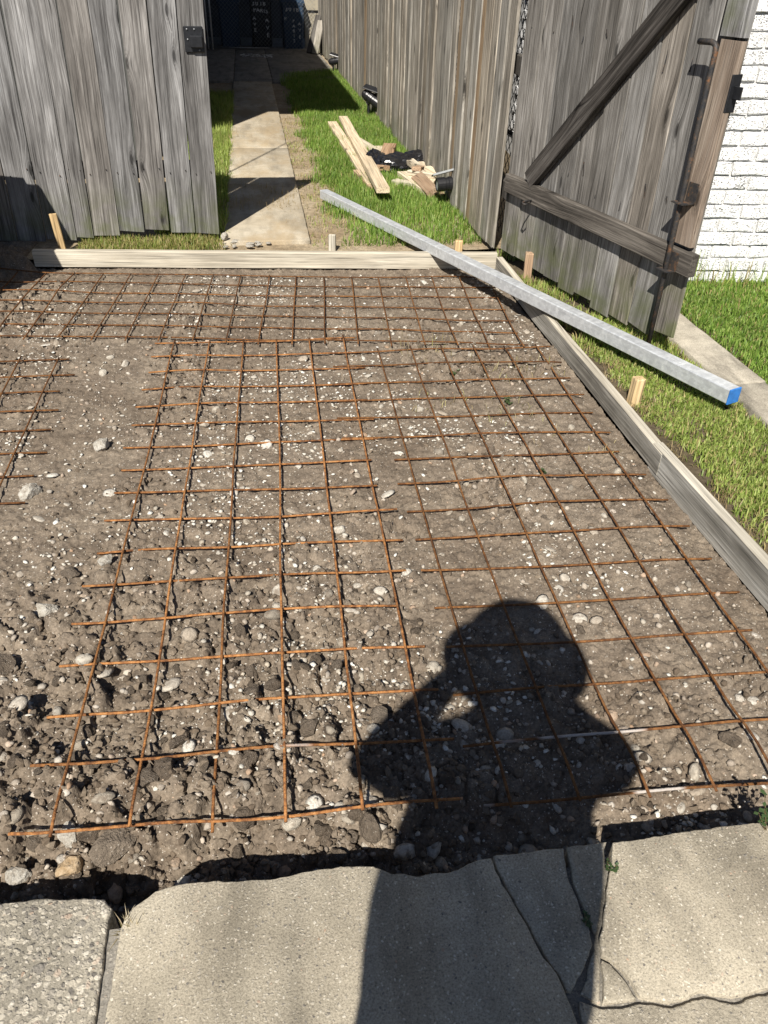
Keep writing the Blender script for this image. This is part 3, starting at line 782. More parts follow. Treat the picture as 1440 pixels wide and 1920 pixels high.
# ------------------------------------------------------------------ house with carport on the left (casts the deep shade)
lh = empty('carport_house', (-.86, 7.1, 0), 'house with wide carport eave shading the rear of the driveway', 'house')
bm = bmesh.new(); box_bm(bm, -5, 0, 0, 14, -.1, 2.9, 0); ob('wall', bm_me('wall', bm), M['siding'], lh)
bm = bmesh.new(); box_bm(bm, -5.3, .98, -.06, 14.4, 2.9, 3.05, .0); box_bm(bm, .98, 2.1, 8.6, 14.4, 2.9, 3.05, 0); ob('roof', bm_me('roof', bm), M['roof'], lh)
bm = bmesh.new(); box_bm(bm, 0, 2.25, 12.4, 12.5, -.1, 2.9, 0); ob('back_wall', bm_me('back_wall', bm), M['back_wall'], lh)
bm = bmesh.new(); box_bm(bm, .96, 1.04, 8.7, 8.78, 1.5, 2.9, 0); ob('beam_post', bm_me('beam_post', bm), M['siding'], lh)
bw = ob('low_wall', box('low_wall', -.6, .6, 0, .1, -.1, 2.0, .01), M['beige'], None, (1.72, 17.35, 0)); bw.name = 'garden_wall'
tag(bw, 'sunlit beige wall in the far corner behind chain-link', 'wall')
pole = ob('pole', tube_me('pole', [(-.865, 5.02, 0), (-.865, 5.02, 3.4)], .008, 10), M['chain']); tag(pole, 'unseen slim metal pole added behind the closed gate for its shadow', 'pole')  # unseen, added to draw the thin shadow line across the driveway

# ------------------------------------------------------------------ bins
def text_me(txt, size):
    cu = bpy.data.curves.new('t', 'FONT'); cu.body = txt; cu.size = size; cu.align_x = 'CENTER'; cu.align_y = 'CENTER'; cu.extrude = .0006; cu.resolution_u = 2; cu.offset = size * .012
    t = bpy.data.objects.new('t', cu); link(t); bpy.context.view_layer.update()
    me = bpy.data.meshes.new_from_object(t.evaluated_get(bpy.context.evaluated_depsgraph_get()))
    bpy.data.objects.remove(t, do_unlink=True); me.materials.clear(); return me
def bin_thing(loc, wd, dp, h, mat, lid, label, rz=0.0):
    e = empty('wheeled_bin', loc, label, 'bin', rz, 'bins')
    bm = bmesh.new()
    levels = [(.0, .80, .80), (.04, .82, .82), (.45, .90, .91), (.86, .97, .98), (.861, 1.03, 1.04), (.90, 1.03, 1.04)]
    rings = []
    for t, sx, sy in levels:
        hw = wd / 2 * sx; hd = dp / 2 * sy; c = .03 * wd / .5
        rings.append([bm.verts.new((x, y, t * h)) for x, y in ((-hw + c, -hd), (hw - c, -hd), (hw, -hd + c), (hw, hd - c), (hw - c, hd), (-hw + c, hd), (-hw, hd - c), (-hw, -hd + c))])
    for a, b in zip(rings, rings[1:]):
        for j in range(8): bm.faces.new((a[j], a[(j + 1) % 8], b[(j + 1) % 8], b[j]))
    bm.faces.new(rings[0][::-1]); bm.faces.new(rings[-1])
    ob('body', bm_me('body', bm), mat, e)
    bm = bmesh.new()
    n = 10; L = []
    for i in range(n + 1):
        y = -dp * .54 + dp * 1.08 * i / n; z = h * .905 + h * .085 * math.sin(math.pi * (.12 + .80 * i / n))
        L.append([bm.verts.new((x, y, zz)) for x, zz in ((-wd * .53, h * .90), (-wd * .50, z), (wd * .50, z), (wd * .53, h * .90))])
    for a, b in zip(L, L[1:]):
        for j in range(3): bm.faces.new((a[j], a[j + 1], b[j + 1], b[j]))
    bm.faces.new(L[0]); bm.faces.new(L[-1][::-1])
    ob('lid', bm_me('lid', bm), lid, e)
    for sx in (-1, 1):
        bm = bmesh.new(); cyl_bm(bm, (sx * wd * .36, dp * .40, .09 * h), (sx * wd * .46, dp * .40, .09 * h), .09 * h, 16); ob('wheel', bm_me('wheel', bm), M['black_plastic'], e)
    ob('handle', tube_me('handle', [(-wd * .4, dp * .5, h * .88), (-wd * .4, dp * .60, h * .90), (wd * .4, dp * .60, h * .90), (wd * .4, dp * .5, h * .88)], .012, 8, (0, .2, 1)), M['black_plastic'], e)
    return e
def paint(e, txt, x, z, size, dp, h, rz=0.0):
    # bins lean out towards the top: follow the front face
    t = z / h; y = -dp / 2 * (.82 + (.97 - .82) * min(t, .86) / .86) - .004
    if t > .86: y = -dp / 2 * 1.04 - .004
    o = ob('lettering', text_me(txt, size), M['white_paint'], e, (x, y, z), (math.pi / 2 - .07, 0, 0)); o.rotation_euler = (math.pi / 2 - .05, 0, 0)
    return o
b1 = bin_thing((-.285, 17.45, .052), .40, .42, .78, M['bin_blue'], M['bin_blue'], 'plain dark blue wheeled bin nearest the white pipes')
b2 = bin_thing((.305, 17.40, .052), .42, .44, .90, M['bin_dark'], M['bin_dark'], 'dark bin with painted address, middle of the three')
b3 = bin_thing((.890, 17.25, .052), .43, .44, .80, M['bin_blue'], M['bin_blue'], 'dark blue bin with painted address nearest the board fence')
for txt, x, z, sz in (('3', -.13, .700, .105), ('0', -.065, .700, .105), ('1', .01, .700, .105), ('8', .07, .700, .105), ('P', -.11, .60, .10), ('A', -.05, .598, .10), ('R', .015, .594, .10), ('I', .065, .588, .10), ('S', .11, .58, .10), ('A', -.125, .47, .09), ('V', -.122, .375, .09), ('E', -.118, .28, .09), ('A', .105, .44, .10), ('V', .112, .32, .10), ('E', .115, .20, .10)):
    paint(b2, txt, x, z, sz, .44, .90)
for txt, x, z, sz in (('3', -.115, .625, .10), ('0', -.05, .627, .10), ('1', .025, .622, .10), ('8', .085, .622, .11), ('P', .01, .445, .075), ('A', .01, .365, .075), ('R', .01, .285, .075), ('I', .01, .205, .075), ('S', .01, .125, .075), ('A', .115, .40, .075), ('V', .118, .30, .075), ('E', .12, .19, .08), ('P', -.14, .48, .08)):
    paint(b3, txt, x, z, sz, .44, .80)
shadow_bin = bin_thing((-1.70, 4.08, -.03), .54, .60, .97, M['bin_dark'], M['bin_dark'], 'unseen wheeled bin added outside the closed gate to cast a shadow', rad(-4))  # out of view, added to throw the rounded shadow onto the closed gate
# leaning offcuts, litter
for k, (p, q, mt, lb) in enumerate((((1.13, 16.20, .055), (1.33, 16.42, .62), 'rail', 'dark board leaning on the far end of the board fence'),
                                   ((1.22, 16.05, .055), (1.35, 16.22, .55), 'fence', 'pale grey board leaning beside the dark one'))):
    o = lay('leaning_board', lumber_me('leaning_board', .13, .03, (Vector(q) - Vector(p)).length, 60 + k), M[mt], p, q, .0); tag(o, lb, 'board')
me_bits = []
V = []; F = []
for k in range(110):
    x = -.12 + .55 * RNG.random(); y = 15.4 + .5 * RNG.random() - .25 * x; a = RNG.random() * 6.28; l = .012 + .03 * RNG.random(); wv = .012
    b = len(V); c, s = math.cos(a), math.sin(a); z = .054 + RNG.random() * .004
    for u, v_ in ((-l, -wv), (l, -wv), (l, wv), (-l, wv)): V.append((x + c * u - s * v_, y + s * u + c * v_, z + .01 * RNG.random()))
    F.append((b, b + 1, b + 2, b + 3))
lit = ob('paper_litter', mesh_np('paper_litter', V, [np.array(F)]), M['scrap_white']); tag(lit, 'white scraps scattered on the shaded concrete before the bins', None, None, 'stuff')

# ------------------------------------------------------------------ lumber pile by the fence
def timber(p, q, wd, th, mat, lb, seed, roll=0.0, name='lumber'):
    L = (Vector(q) - Vector(p)).length
    o = lay(name, lumber_me(name, wd, th, L, seed), M[mat], p, q, roll); tag(o, lb, 'lumber', 'lumber on the grass'); return o
timber((.952, 8.95, .062), (.868, 5.57, .118), .092, .040, 'lumber', 'long pale timber lying uppermost with its near end raised', 70)
timber((.815, 8.70, .050), (.862, 6.02, .046), .092, .038, 'lumber', 'long pale timber lying under the raised one on the path side', 71)
timber((.815, 6.50, .035), (.868, 5.96, .035), .09, .045, 'stake_brown', 'short brown block supporting the long timbers', 72)
timber((.945, 7.80, .055), (1.095, 7.02, .055), .085, .038, 'lumber', 'pale timber slanting from the long pair towards the fence', 73)
timber((1.10, 7.42, .050), (1.24, 6.86, .050), .08, .038, 'lumber', 'pale offcut lying behind the black bags', 74)
timber((1.185, 7.26, .10), (1.008, 6.50, .07), .11, .038, 'stake_brown', 'tan plank end standing between two black bags', 75)
timber((1.215, 6.72, .115), (1.262, 6.42, .10), .075, .035, 'lumber', 'small offcut lying across the large black bag', 76)
timber((1.150, 6.42, .045), (1.250, 5.76, .045), .085, .038, 'lumber', 'pale offcut at the edge of the scrap heap', 77)
timber((1.232, 6.16, .075), (1.262, 5.70, .070), .09, .045, 'stake_brown', 'brown block tilted on top of scrap heap', 78, .5)
timber((1.20, 6.30, .085), (1.36, 6.10, .10), .085, .036, 'lumber', 'short offcut lying crosswise on scrap heap', 79)
timber((1.28, 6.02, .055), (1.40, 6.28, .065), .085, .038, 'lumber', 'pale wedge offcut beside the solar spotlight', 80)
timber((1.335, 6.60, .085), (1.352, 6.40, .075), .06, .035, 'lumber', 'small pale offcut against the folded bag by fence', 81)
timber((1.29, 5.72, .035), (1.36, 5.80, .04), .07, .035, 'stake_brown', 'small brown scrap under the spotlight panel', 82)
timber((1.05, 6.18, .04), (1.20, 6.02, .045), .075, .035, 'lumber', 'short pale offcut lying flat on grass before the scrap heap', 83)
timber((1.29, 6.38, .10), (1.22, 6.20, .13), .07, .03, 'stake_brown', 'brown splinter leaning on the crosswise offcut', 84)
timber((1.31, 6.22, .13), (1.385, 6.04, .11), .06, .03, 'lumber', 'thin pale strip lying highest on the scrap heap', 85)
def bag(loc, sx, sy, sz, seed, lb):
    bm = bmesh.new(); bmesh.ops.create_icosphere(bm, subdivisions=4, radius=1.0)
    for v in bm.verts:
        c = v.co; n = fbm(np.array([c.x * 1.0 + c.z * .7 + seed]), np.array([c.y + c.z * .9]), 2.4, 4, seed)[0]
        rg = abs(vnoise(np.array([c.x * 1.3 + c.z]), np.array([c.y - c.z]), 5.0, seed + 3)[0] - .5) * 2
        k = .70 + .55 * n + .16 * rg
        v.co = Vector((c.x * sx * k, c.y * sy * k, max(c.z * sz * k, -.4 * sz)))
    o = ob('plastic_bag', bm_me('plastic_bag', bm), M['bag'], None, loc, (0, 0, seed)); tag(o, lb, 'bag', 'black plastic bags among the lumber')
bag((.985, 6.80, .085), .085, .16, .08, 3, 'small crumpled black bag beside the raised timber')
bag((1.150, 6.62, .085), .125, .20, .085, 5, 'largest crumpled black plastic bag in the scrap pile')
bag((1.325, 6.68, .095), .085, .16, .085, 8, 'crumpled black bag closest to the fence')

# ------------------------------------------------------------------ spotlights
def spotlight(loc, rz, tilt, scale, label, panel=True):
    e = empty('spotlight', loc, label, 'spotlight', rz, 'garden spotlights along the fence')
    e.scale = (scale,) * 3
    bm = bmesh.new()
    prof = [(-.12, .046), (-.118, .056), (-.05, .058), (-.045, .052), (-.02, .052), (-.015, .058), (.01, .058), (.015, .052), (.03, .052), (.035, .057), (.06, .056), (.065, .05), (.095, .044), (.11, .025)]
    rr = []
    for x, r in prof:
        rr.append([bm.verts.new((x, r * math.cos(a * math.pi / 10), r * math.sin(a * math.pi / 10))) for a in range(20)])
    for a, b in zip(rr, rr[1:]):
        for j in range(20): bm.faces.new((a[j], a[(j + 1) % 20], b[(j + 1) % 20], b[j]))
    bm.faces.new(rr[-1])
    ob('lamp_body', bm_me('lamp_body', bm, False), M['black_plastic'], e, (0, 0, .17), (0, tilt, 0))
    bm = bmesh.new(); cyl_bm(bm, (-.112, 0, 0), (-.108, 0, 0), .048, 20); ob('lens', bm_me('lens', bm), M['lens'], e, (0, 0, .17), (0, tilt, 0))
    bm = bmesh.new(); cyl_bm(bm, (.03, 0, -.06), (.03, 0, .14), .014, 10); cyl_bm(bm, (.03, 0, -.12), (.03, 0, -.06), .004, 8, .012); cyl_bm(bm, (.03, -.03, .135), (.03, .03, .135), .02, 12)
    ob('ground_spike', bm_me('ground_spike', bm), M['black_plastic'], e)
    if panel:
        p = ob('solar_panel', box('solar_panel', -.13, .11, -.045, .045, -.006, .006, .004), M['black_plastic'], e, (-.03, .02, .262), (-.35, -.22, 0))
        ob('panel_face', box('panel_face', -.122, .102, -.039, .039, .0065, .0085, .001), M['black_metal'], p)
        if scale < .85: ob('panel_rim', box('panel_rim', -.132, .112, -.050, -.0455, -.008, .008, .001), M['lens'], p)
    return e
spotlight((1.330, 5.53, .05), rad(4), rad(-4), .80, 'black solar spotlight nearest the open gate with panel raised')
spotlight((1.30, 9.32, .05), rad(150), rad(-28), 1.0, 'black spotlight tilted over in the middle of the fence run')
spotlight((1.30, 13.35, .05), rad(160), rad(10), .86, 'farthest black spotlight at the edge of shaded grass')

# ------------------------------------------------------------------ welded wire mesh sheets
def mesh_sheet(label, c00, c10, c01, c11, nc, nr, left, right, bot, top, seed, paint_rows=(), mk='rust', longleft=0):
    """corner crossings (bottom-left, bottom-right, top-left, top-right); nc columns, nr rows; overhangs in cell units"""
    c00, c10, c01, c11 = [np.array(c) for c in (c00, c10, c01, c11)]
    e = empty('wire_mesh_sheet', (float(c00[0]), float(c00[1]), 0), label, 'wire mesh', 0, 'rusty wire mesh sheets on the soil')
    org = np.array([c00[0], c00[1], 0])
    rs = np.random.default_rng(seed)
    def pt(u, v): return (c00 * (1 - u) * (1 - v) + c10 * u * (1 - v) + c01 * (1 - u) * v + c11 * u * v)
    def wire(uv, lift, seedw, mat):
        P = np.array([pt(*q) for q in uv]); s = np.arange(len(P)) * .05
        P = P + np.stack([(vnoise(s, s * 0 + seedw, 1.3, seed) - .5) * .009 + (vnoise(s, s * 0 + seedw, 5, seed) - .5) * .002, (vnoise(s, s * 0 + seedw + 50, 1.3, seed) - .5) * .009], 1)
        # wire bridges the bumps: smoothed upper envelope of the ground
        n = len(P); hh = soil_env(P[:, 0], P[:, 1])
        z = hh + .0045 + lift + .006 * vnoise(s, s * 0 + seedw * 3.3, 1.1, seed + 9)
        z = z + .020 * sstep(1.12, .96, P[:, 1])
        ob('wire', tube_me('wire', np.column_stack([P, z]) - org, .0035, 6), mat, e)
    for i in range(nc):
        u = i / (nc - 1); vs = np.arange(-bot / (nr - 1), 1 + top / (nr - 1) + 1e-6, .33 / (nr - 1))
        wire([(u, v) for v in vs], .0075, i * 7.3 + 1, M[mk])
    for j in range(nr):
        v = j / (nr - 1); l = (left if not (longleft and v > .62) else longleft) + rs.uniform(-.08, .08); r = right + rs.uniform(-.08, .08)
        us = np.arange(-l / (nc - 1), 1 + r / (nc - 1) + 1e-6, .33 / (nc - 1))
        wire([(u, v) for u in us], .0, j * 5.1 + 200, M[mk + '_paint'] if j in paint_rows else M[mk])
    return e
def soil_env(x, y):
    b = None
    for dx in (-.018, 0, .018):
        for dy in (-.018, 0, .018):
            h = soil_h(x + dx, y + dy); b = h if b is None else np.maximum(b, h)
    k = np.array([1, 2, 3, 4, 5, 4, 3, 2, 1.]); k /= k.sum()
    return np.convolve(np.pad(b, 4, mode='edge'), k, mode='valid')
mesh_sheet('rusty wire mesh sheet with six long wires left of the photographer shadow', (-.483, .953), (.283, .922), (-.415, 3.405), (.353, 3.372), 6, 17, .55, .45, .12, .06, 1, (0, 1))
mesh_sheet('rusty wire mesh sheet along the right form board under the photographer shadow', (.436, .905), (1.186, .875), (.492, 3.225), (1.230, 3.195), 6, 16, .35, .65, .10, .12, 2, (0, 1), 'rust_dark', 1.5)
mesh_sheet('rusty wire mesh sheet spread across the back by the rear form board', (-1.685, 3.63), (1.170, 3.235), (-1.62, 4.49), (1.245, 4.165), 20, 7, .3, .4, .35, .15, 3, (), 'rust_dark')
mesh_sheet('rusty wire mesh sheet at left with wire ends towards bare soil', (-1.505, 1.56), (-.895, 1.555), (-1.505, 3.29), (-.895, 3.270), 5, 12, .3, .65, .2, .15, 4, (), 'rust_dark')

# ------------------------------------------------------------------ stones, shells and clods in the soil
def ico(name, seed, squash, jag, sub=2, sm=True, nc=7, rough=.06):
    rs = random.Random(seed); bm = bmesh.new(); bmesh.ops.create_icosphere(bm, subdivisions=sub, radius=1.0)
    ax = [Vector((rs.gauss(0, 1), rs.gauss(0, 1), rs.gauss(0, 1))).normalized() for _ in range(nc)]; cut = [rs.uniform(.5, .9) for _ in range(nc)]
    for v in bm.verts:
        p = v.co.copy()
        for a, c in zip(ax, cut):
            d = p.dot(a)
            if d > c: p -= a * (d - c) * jag
        p *= 1 + rs.uniform(-rough, rough)
        v.co = Vector((p.x * rs.uniform(.97, 1.03), p.y * .78, p.z * squash))
    return bm_me(name, bm, sm)
def shell_me(seed):
    rs = random.Random(seed); bm = bmesh.new(); n = 10
    el = rs.uniform(.62, .95); dome = rs.uniform(.16, .34)
    def ring(r, z, ex=0):
        return [bm.verts.new((r * math.cos(2 * math.pi * i / n) * (1 + .12 * rs.random()), r * el * math.sin(2 * math.pi * i / n) * (1 + .12 * rs.random()) + ex, z + rs.uniform(-.02, .02))) for i in range(n)]
    a = ring(1, 0); b = ring(.62, dome * .7, .05); t = bm.verts.new((0, .12, dome)); d = ring(.86, -.03)
    for i in range(n):
        j = (i + 1) % n
        bm.faces.new((a[i], a[j], b[j], b[i])); bm.faces.new((b[i], b[j], t)); bm.faces.new((d[j], d[i], a[i], a[j])) if False else bm.faces.new((a[j], a[i], d[i], d[j]))
    bm.faces.new(d[::-1])
    return bm_me('shell', bm, True)
stone_v = [ico('stone', 10 + i, .62, .7, 2) for i in range(9)]
clod_v = [ico('clod', 50 + i, .66, 1.0, 2, False, 12, .15) for i in range(12)]
shell_v = [shell_me(i) for i in range(9)]
for me in stone_v: me.materials.append(M['stone'])
for me in clod_v: me.materials.append(M['clod'])
for me in shell_v: me.materials.append(M['shell'])
def ok(x, y):
    return y > front_y(x) + .02 and y < 4.34 - .09 * x and x < 1.30 and x > -.55 - .22 * y
def scatter(name, vars_, n, size, dens, sink, tilt):
    k = 0; tries = 0
    xs_, ys_, ss_ = [], [], []
    while k < n and tries < 200000:
        tries += 1
        y = .8 + 3.5 * random.random() ** 1.7; x = random.uniform(-1.5, 1.30)
        if not ok(x, y) or random.random() > dens(x, y): continue
        xs_.append(x); ys_.append(y); ss_.append(size(x, y)); k += 1
    hs = soil_h(np.array(xs_), np.array(ys_))
    for x, y, s, h in zip(xs_, ys_, ss_, hs):
        o = bpy.data.objects.new(name, random.choice(vars_)); o.parent = soil
        o.location = (x, y, float(h) + s * sink); o.scale = (s * random.uniform(.85, 1.2), s * random.uniform(.85, 1.15), s * random.uniform(.8, 1.1))
        o.rotation_euler = (random.uniform(-tilt, tilt), random.uniform(-tilt, tilt), random.uniform(0, 6.28)); link(o)
ckf = lambda x, y: float(chunky(np.array([x]), np.array([y]))[0])
scatter('clod', clod_v, 290, lambda x, y: (.009 + .019 * random.random() ** 2.2) * (.75 + .5 * sstep(2.0, .9, np.array(y))), lambda x, y: ckf(x, y) ** 1.6, .12, .7)
scatter('stone', stone_v, 290, lambda x, y: .007 + .019 * random.random() ** 2.3, lambda x, y: .22 + .78 * ckf(x, y), .05, .5)
patch = lambda x, y: float(sstep(.42, .62, fbm(np.array([x]), np.array([y]), 2.4, 3, 19))[0])
scatter('shell', shell_v, 298, lambda x, y: .009 + .018 * random.random() ** 2.0, lambda x, y: (.25 + .75 * patch(x, y)) * (.3 if abs(x + .66) < .25 and y > 1.9 else 1), .05, .45)

# loose larger stones that stand out
def soil_z(x, y): return float(soil_h(np.array([x]), np.array([y]))[0])
BIG = [(-.612, 2.505, .040, 'shell', 'round white stone lying alone on the bare smooth soil'),
       (-.800, 2.24, .046, 'shell', 'white stone at left beside the end of mesh wires'),
       (-.470, .975, .032, 'shell', 'rough pale grey stone above the ochre stone at trench edge'),
       (-.452, .912, .034, 'ochre', 'ochre stone at the trench edge'),
       (-.552, .905, .027, 'shell', 'white lumpy stone at the lower left trench edge'),
       (-.375, .935, .052, 'clod', 'large flat earth clod lying at trench edge'),
       (.603, .822, .022, 'stone', 'smooth grey pebble standing at the slab joint by the trench'),
       (-.60, 1.80, .030, 'clod', 'large earth clod beside the left wire ends'),
       (-.505, 1.835, .030, 'shell', 'pale stone under the left wire ends'),
       (-.640, 1.660, .036, 'shell', 'white broken stone left of the mesh sheet'),
       (-.705, 1.47, .042, 'clod', 'angular earth clod at the left picture edge')]
g = G('ochre_stone'); gn = g.noise(g.obj(), 3, 4, .65)
M['ochre'] = g.end(g.ramp(gn, [(.3, (.28, .19, .10)), (.7, (.46, .36, .24))]), .9, gn, .6, .02)
g = G('white_stone'); gn = g.noise(g.obj(), 2.5, 5, .7)
M['wstone'] = g.end(g.ramp(gn, [(.32, (.26, .22, .175)), (.5, (.44, .41, .35)), (.7, (.56, .53, .47))]), .9, gn, .7, .03)
for k, (x, y, s, mt, lb) in enumerate(BIG):
    me = ico('loose_stone', 200 + k, .68 if mt != 'clod' else .5, .95, 3, False, 16, .05); me.materials.append(M['wstone'] if mt == 'shell' else M[mt])
    o = ob('loose_stone', me, None, None, (x, y, soil_z(x, y) + s * .3), (random.uniform(-.3, .3), random.uniform(-.3, .3), random.uniform(0, 6)), (s, s, s))
    tag(o, lb, 'stone' if mt != 'clod' else 'clod', 'larger loose stones on the soil')

# fine gravel and shell crumbs as stuff
def pebbles(n, smin, smax, colf, name, label, flat, densf, z_sink, seed, yexp=1.6):
    rs = np.random.default_rng(seed)
    X = rs.uniform(-1.55, 1.30, n * 8); Y = .78 + 3.55 * rs.random(n * 8) ** yexp
    okm = (Y > front_y(X) + .01) & (Y < 4.36 - .09 * X) & (X > -.6 - .22 * Y) & (rs.random(n * 8) < densf(X, Y))
    X = X[okm][:n]; Y = Y[okm][:n]; n = len(X)
    Z = soil_h(X, Y); sz = smin + (smax - smin) * rs.random(n) ** 2.4
    bm = bmesh.new(); bmesh.ops.create_icosphere(bm, subdivisions=1, radius=1.0); bm.verts.ensure_lookup_table()
    bv = np.array([v.co[:] for v in bm.verts]); bf = np.array([[v.index for v in f.verts] for f in bm.faces]); bm.free()
    jit = 1 + rs.uniform(-.34, .34, (n, len(bv), 1)); V = bv[None] * jit
    V[:, :, 1] *= rs.uniform(.55, 1, (n, 1)); V[:, :, 2] *= flat
    tl = rs.normal(0, .35, (n, 2)); V[:, :, 2] += V[:, :, 0] * tl[:, :1] * .6 + V[:, :, 1] * tl[:, 1:] * .6
    a = rs.uniform(0, 6.28, n); c, s = np.cos(a)[:, None], np.sin(a)[:, None]
    x = V[:, :, 0] * c - V[:, :, 1] * s; y = V[:, :, 0] * s + V[:, :, 1] * c
    V = np.stack([x, y, V[:, :, 2]], -1) * sz[:, None, None] + np.stack([X, Y, Z + sz * z_sink], -1)[:, None, :]
    me = mesh_np(name, V.reshape(-1, 3), [(bf[None] + (np.arange(n) * len(bv))[:, None, None]).reshape(-1, 3)])
    pcol(me, np.repeat(colf(rs, n), len(bv), 0)); smooth(me, name != 'earth_crumbs')
    tag(ob(name, me, M['pebble'], soil), label, None, None, 'stuff')
def c_mix(stops):
    st = np.array(stops)
    def f(rs, n):
        t = rs.random(n) * (len(st) - 1); i = np.minimum(t.astype(int), len(st) - 2); fr = (t - i)[:, None]
        return (st[i] * (1 - fr) + st[i + 1] * fr) * rs.uniform(.8, 1.15, (n, 1))
    return f
pebbles(9500, .0025, .012, c_mix([(.112, .086, .062), (.152, .118, .085), (.184, .147, .108), (.21, .172, .13)]), 'earth_crumbs', 'small crumbs of earth', .75, lambda X, Y: .04 + .96 * chunky(X, Y) ** 1.4, .25, 61)
pebbles(5200, .0018, .011, c_mix([(.24, .20, .16), (.38, .33, .27), (.46, .42, .36), (.34, .23, .15)]), 'gravel', 'small stones in the soil', .7, lambda X, Y: .3 + .7 * chunky(X, Y), .2, 62)
pebbles(9500, .0014, .0100, c_mix([(.36, .31, .24), (.48, .44, .37), (.58, .55, .48), (.68, .66, .60)]), 'shell_bits', 'white shell fragments in the soil', .30, lambda X, Y: .05 + .95 * sstep(.44, .70, fbm(X, Y, 2.4, 3, 19)) * (.35 + .65 * sstep(.4, .6, fbm(X, Y, 9, 2, 23))) * (1 - .75 * sstep(.30, .15, np.abs(X + .66)) * sstep(1.7, 2.1, Y)), .3, 63, 1.35)

# ------------------------------------------------------------------ grass
def grass(name, label, region, n, hmin, hmax, wmin, wmax, cols, zbase, seed, dens=None, lean=.75, dry=.1, drycol=(.42, .34, .16), parent=None):
    rs = np.random.default_rng(seed)
    x0, x1, y0, y1 = region
    X = rs.uniform(x0, x1, n); Y = rs.uniform(y0, y1, n)
    if dens is not None:
        m = rs.random(n) < dens(X, Y); X = X[m]; Y = Y[m]; n = len(X)
    Z = (zbase(X, Y) if callable(zbase) else np.full(n, zbase))
    H = rs.uniform(hmin, hmax, n) * (.7 + .6 * fbm(X, Y, 6, 2, seed)); W = rs.uniform(wmin, wmax, n)
    a = rs.uniform(0, 2 * np.pi, n); le = np.abs(rs.normal(0, lean, n)); le = np.clip(le, 0, 1.45)
    dirx, diry = np.cos(a), np.sin(a); sx, sy = -diry, dirx
    h1 = H * .55; bend = le * .5
    m1 = np.stack([X + dirx * np.sin(bend) * h1, Y + diry * np.sin(bend) * h1, Z + np.cos(bend) * h1], -1)
    tip = m1 + np.stack([dirx * np.sin(le * 1.15) * H * .5, diry * np.sin(le * 1.15) * H * .5, np.cos(le * 1.15) * H * .5], -1)
    B = np.stack([X, Y, Z - .005], -1); sd = np.stack([sx, sy, np.zeros(n)], -1)
    V = np.stack([B - sd * W[:, None] * .4, B + sd * W[:, None] * .4, m1 + sd * W[:, None] * .5, m1 - sd * W[:, None] * .5, tip], 1)
    i = np.arange(n) * 5
    me = mesh_np(name, V.reshape(-1, 3), [np.stack([i, i + 1, i + 2, i + 3], -1), np.stack([i + 3, i + 2, i + 4], -1)])
    cols = np.array(cols); t = rs.random(n) * (len(cols) - 1); k = np.minimum(t.astype(int), len(cols) - 2); f = (t - k)[:, None]
    c = (cols[k] * (1 - f) + cols[k + 1] * f) * (.75 + .5 * fbm(X, Y, 3, 3, seed + 4))[:, None]
    dm = rs.random(n) < dry; c[dm] = np.array(drycol) * rs.uniform(.6, 1.15, (dm.sum(), 1))
    pcol(me, np.repeat(c, 5, 0))
    return tag(ob(name, me, M['grass'], parent), label, None, None, 'stuff')
GR = [(.15, .22, .04), (.25, .33, .07), (.34, .42, .11), (.44, .47, .16)]
GD = [(.085, .155, .024), (.145, .25, .04), (.23, .34, .066), (.32, .40, .11)]
side_z = lambda X, Y: .02 + .014 * (fbm(X, Y, 5, 4, 44) - .5) * 2
back_z = lambda X, Y: .024 + .012 * (fbm(X, Y, 5, 4, 44) - .5) * 2
lawn_edge = lambda X, Y: sstep(1.40, 1.49, X + .05 * (fbm(X, Y, 14, 3, 77) - .5) * 2)
grass('lawn_grass', 'short green lawn between right form board and narrow concrete strip', (1.375, 1.842, .6, 4.4), 60000, .016, .034, .0028, .0056, GR, side_z, 201, lambda X, Y: lawn_edge(X, Y) * (.35 + .65 * sstep(.30, .5, fbm(X, Y, 7, 3, 79))) * sstep(3.9, 3.0, Y + .5 * sstep(1.5, 1.8, X)), 1.15, .17)
grass('sparse_grass', 'thin ragged grass under the open gate', (1.38, 1.84, 3.0, 4.5), 9000, .025, .055, .003, .0055, GR, side_z, 202, lambda X, Y: sstep(.42, .6, fbm(X, Y, 8, 3, 80)), .8, .3)
grass('lawn_grass', 'green lawn in front of the white brick wall', (2.02, 3.4, 2.0, 3.92), 46000, .024, .048, .0035, .0068, GD, side_z, 203, lambda X, Y: sstep(2.02, 2.10, X + .05 * (fbm(X, Y, 12, 3, 81) - .5) * 2), 1.05, .08)
grass('tall_weeds', 'tall grass stalks against the white brick wall', (2.2, 2.75, 3.74, 3.86), 70, .06, .20, .003, .0055, GR, .03, 204, None, .45, .3)
bg_d = lambda X, Y: sstep(.44, .66, X + .14 * (fbm(X, Y, 3.5, 3, 83) - .5) * 2) * (.45 + .55 * sstep(5.0, 5.7, Y)) * sstep(13.6, 13.0, Y - .8 * (X - 1.0)) * sstep(1.37, 1.34, X)
grass('lawn_grass', 'lush green grass between sandy path and board fence', (.40, 1.37, 4.66, 14), 118000, .03, .075, .003, .0062, GD, back_z, 205, bg_d, .6, .05)
grass('sparse_grass', 'dry trampled grass on the sandy path edge', (.31, .75, 4.62, 9), 7000, .015, .035, .002, .004, GR, back_z, 206, lambda X, Y: sstep(.3, .6, fbm(X, Y, 6, 3, 84)) * .8, 1.0, .55)
grass('grass_strip', 'grass tufts along the left edge of the driveway', (-.62, -.19, 4.95, 11), 26000, .04, .10, .003, .006, GR, back_z, 207, lambda X, Y: sstep(-.17, -.25, X + .05 * (fbm(X, Y, 8, 3, 85) - .5) * 2), .6, .08)
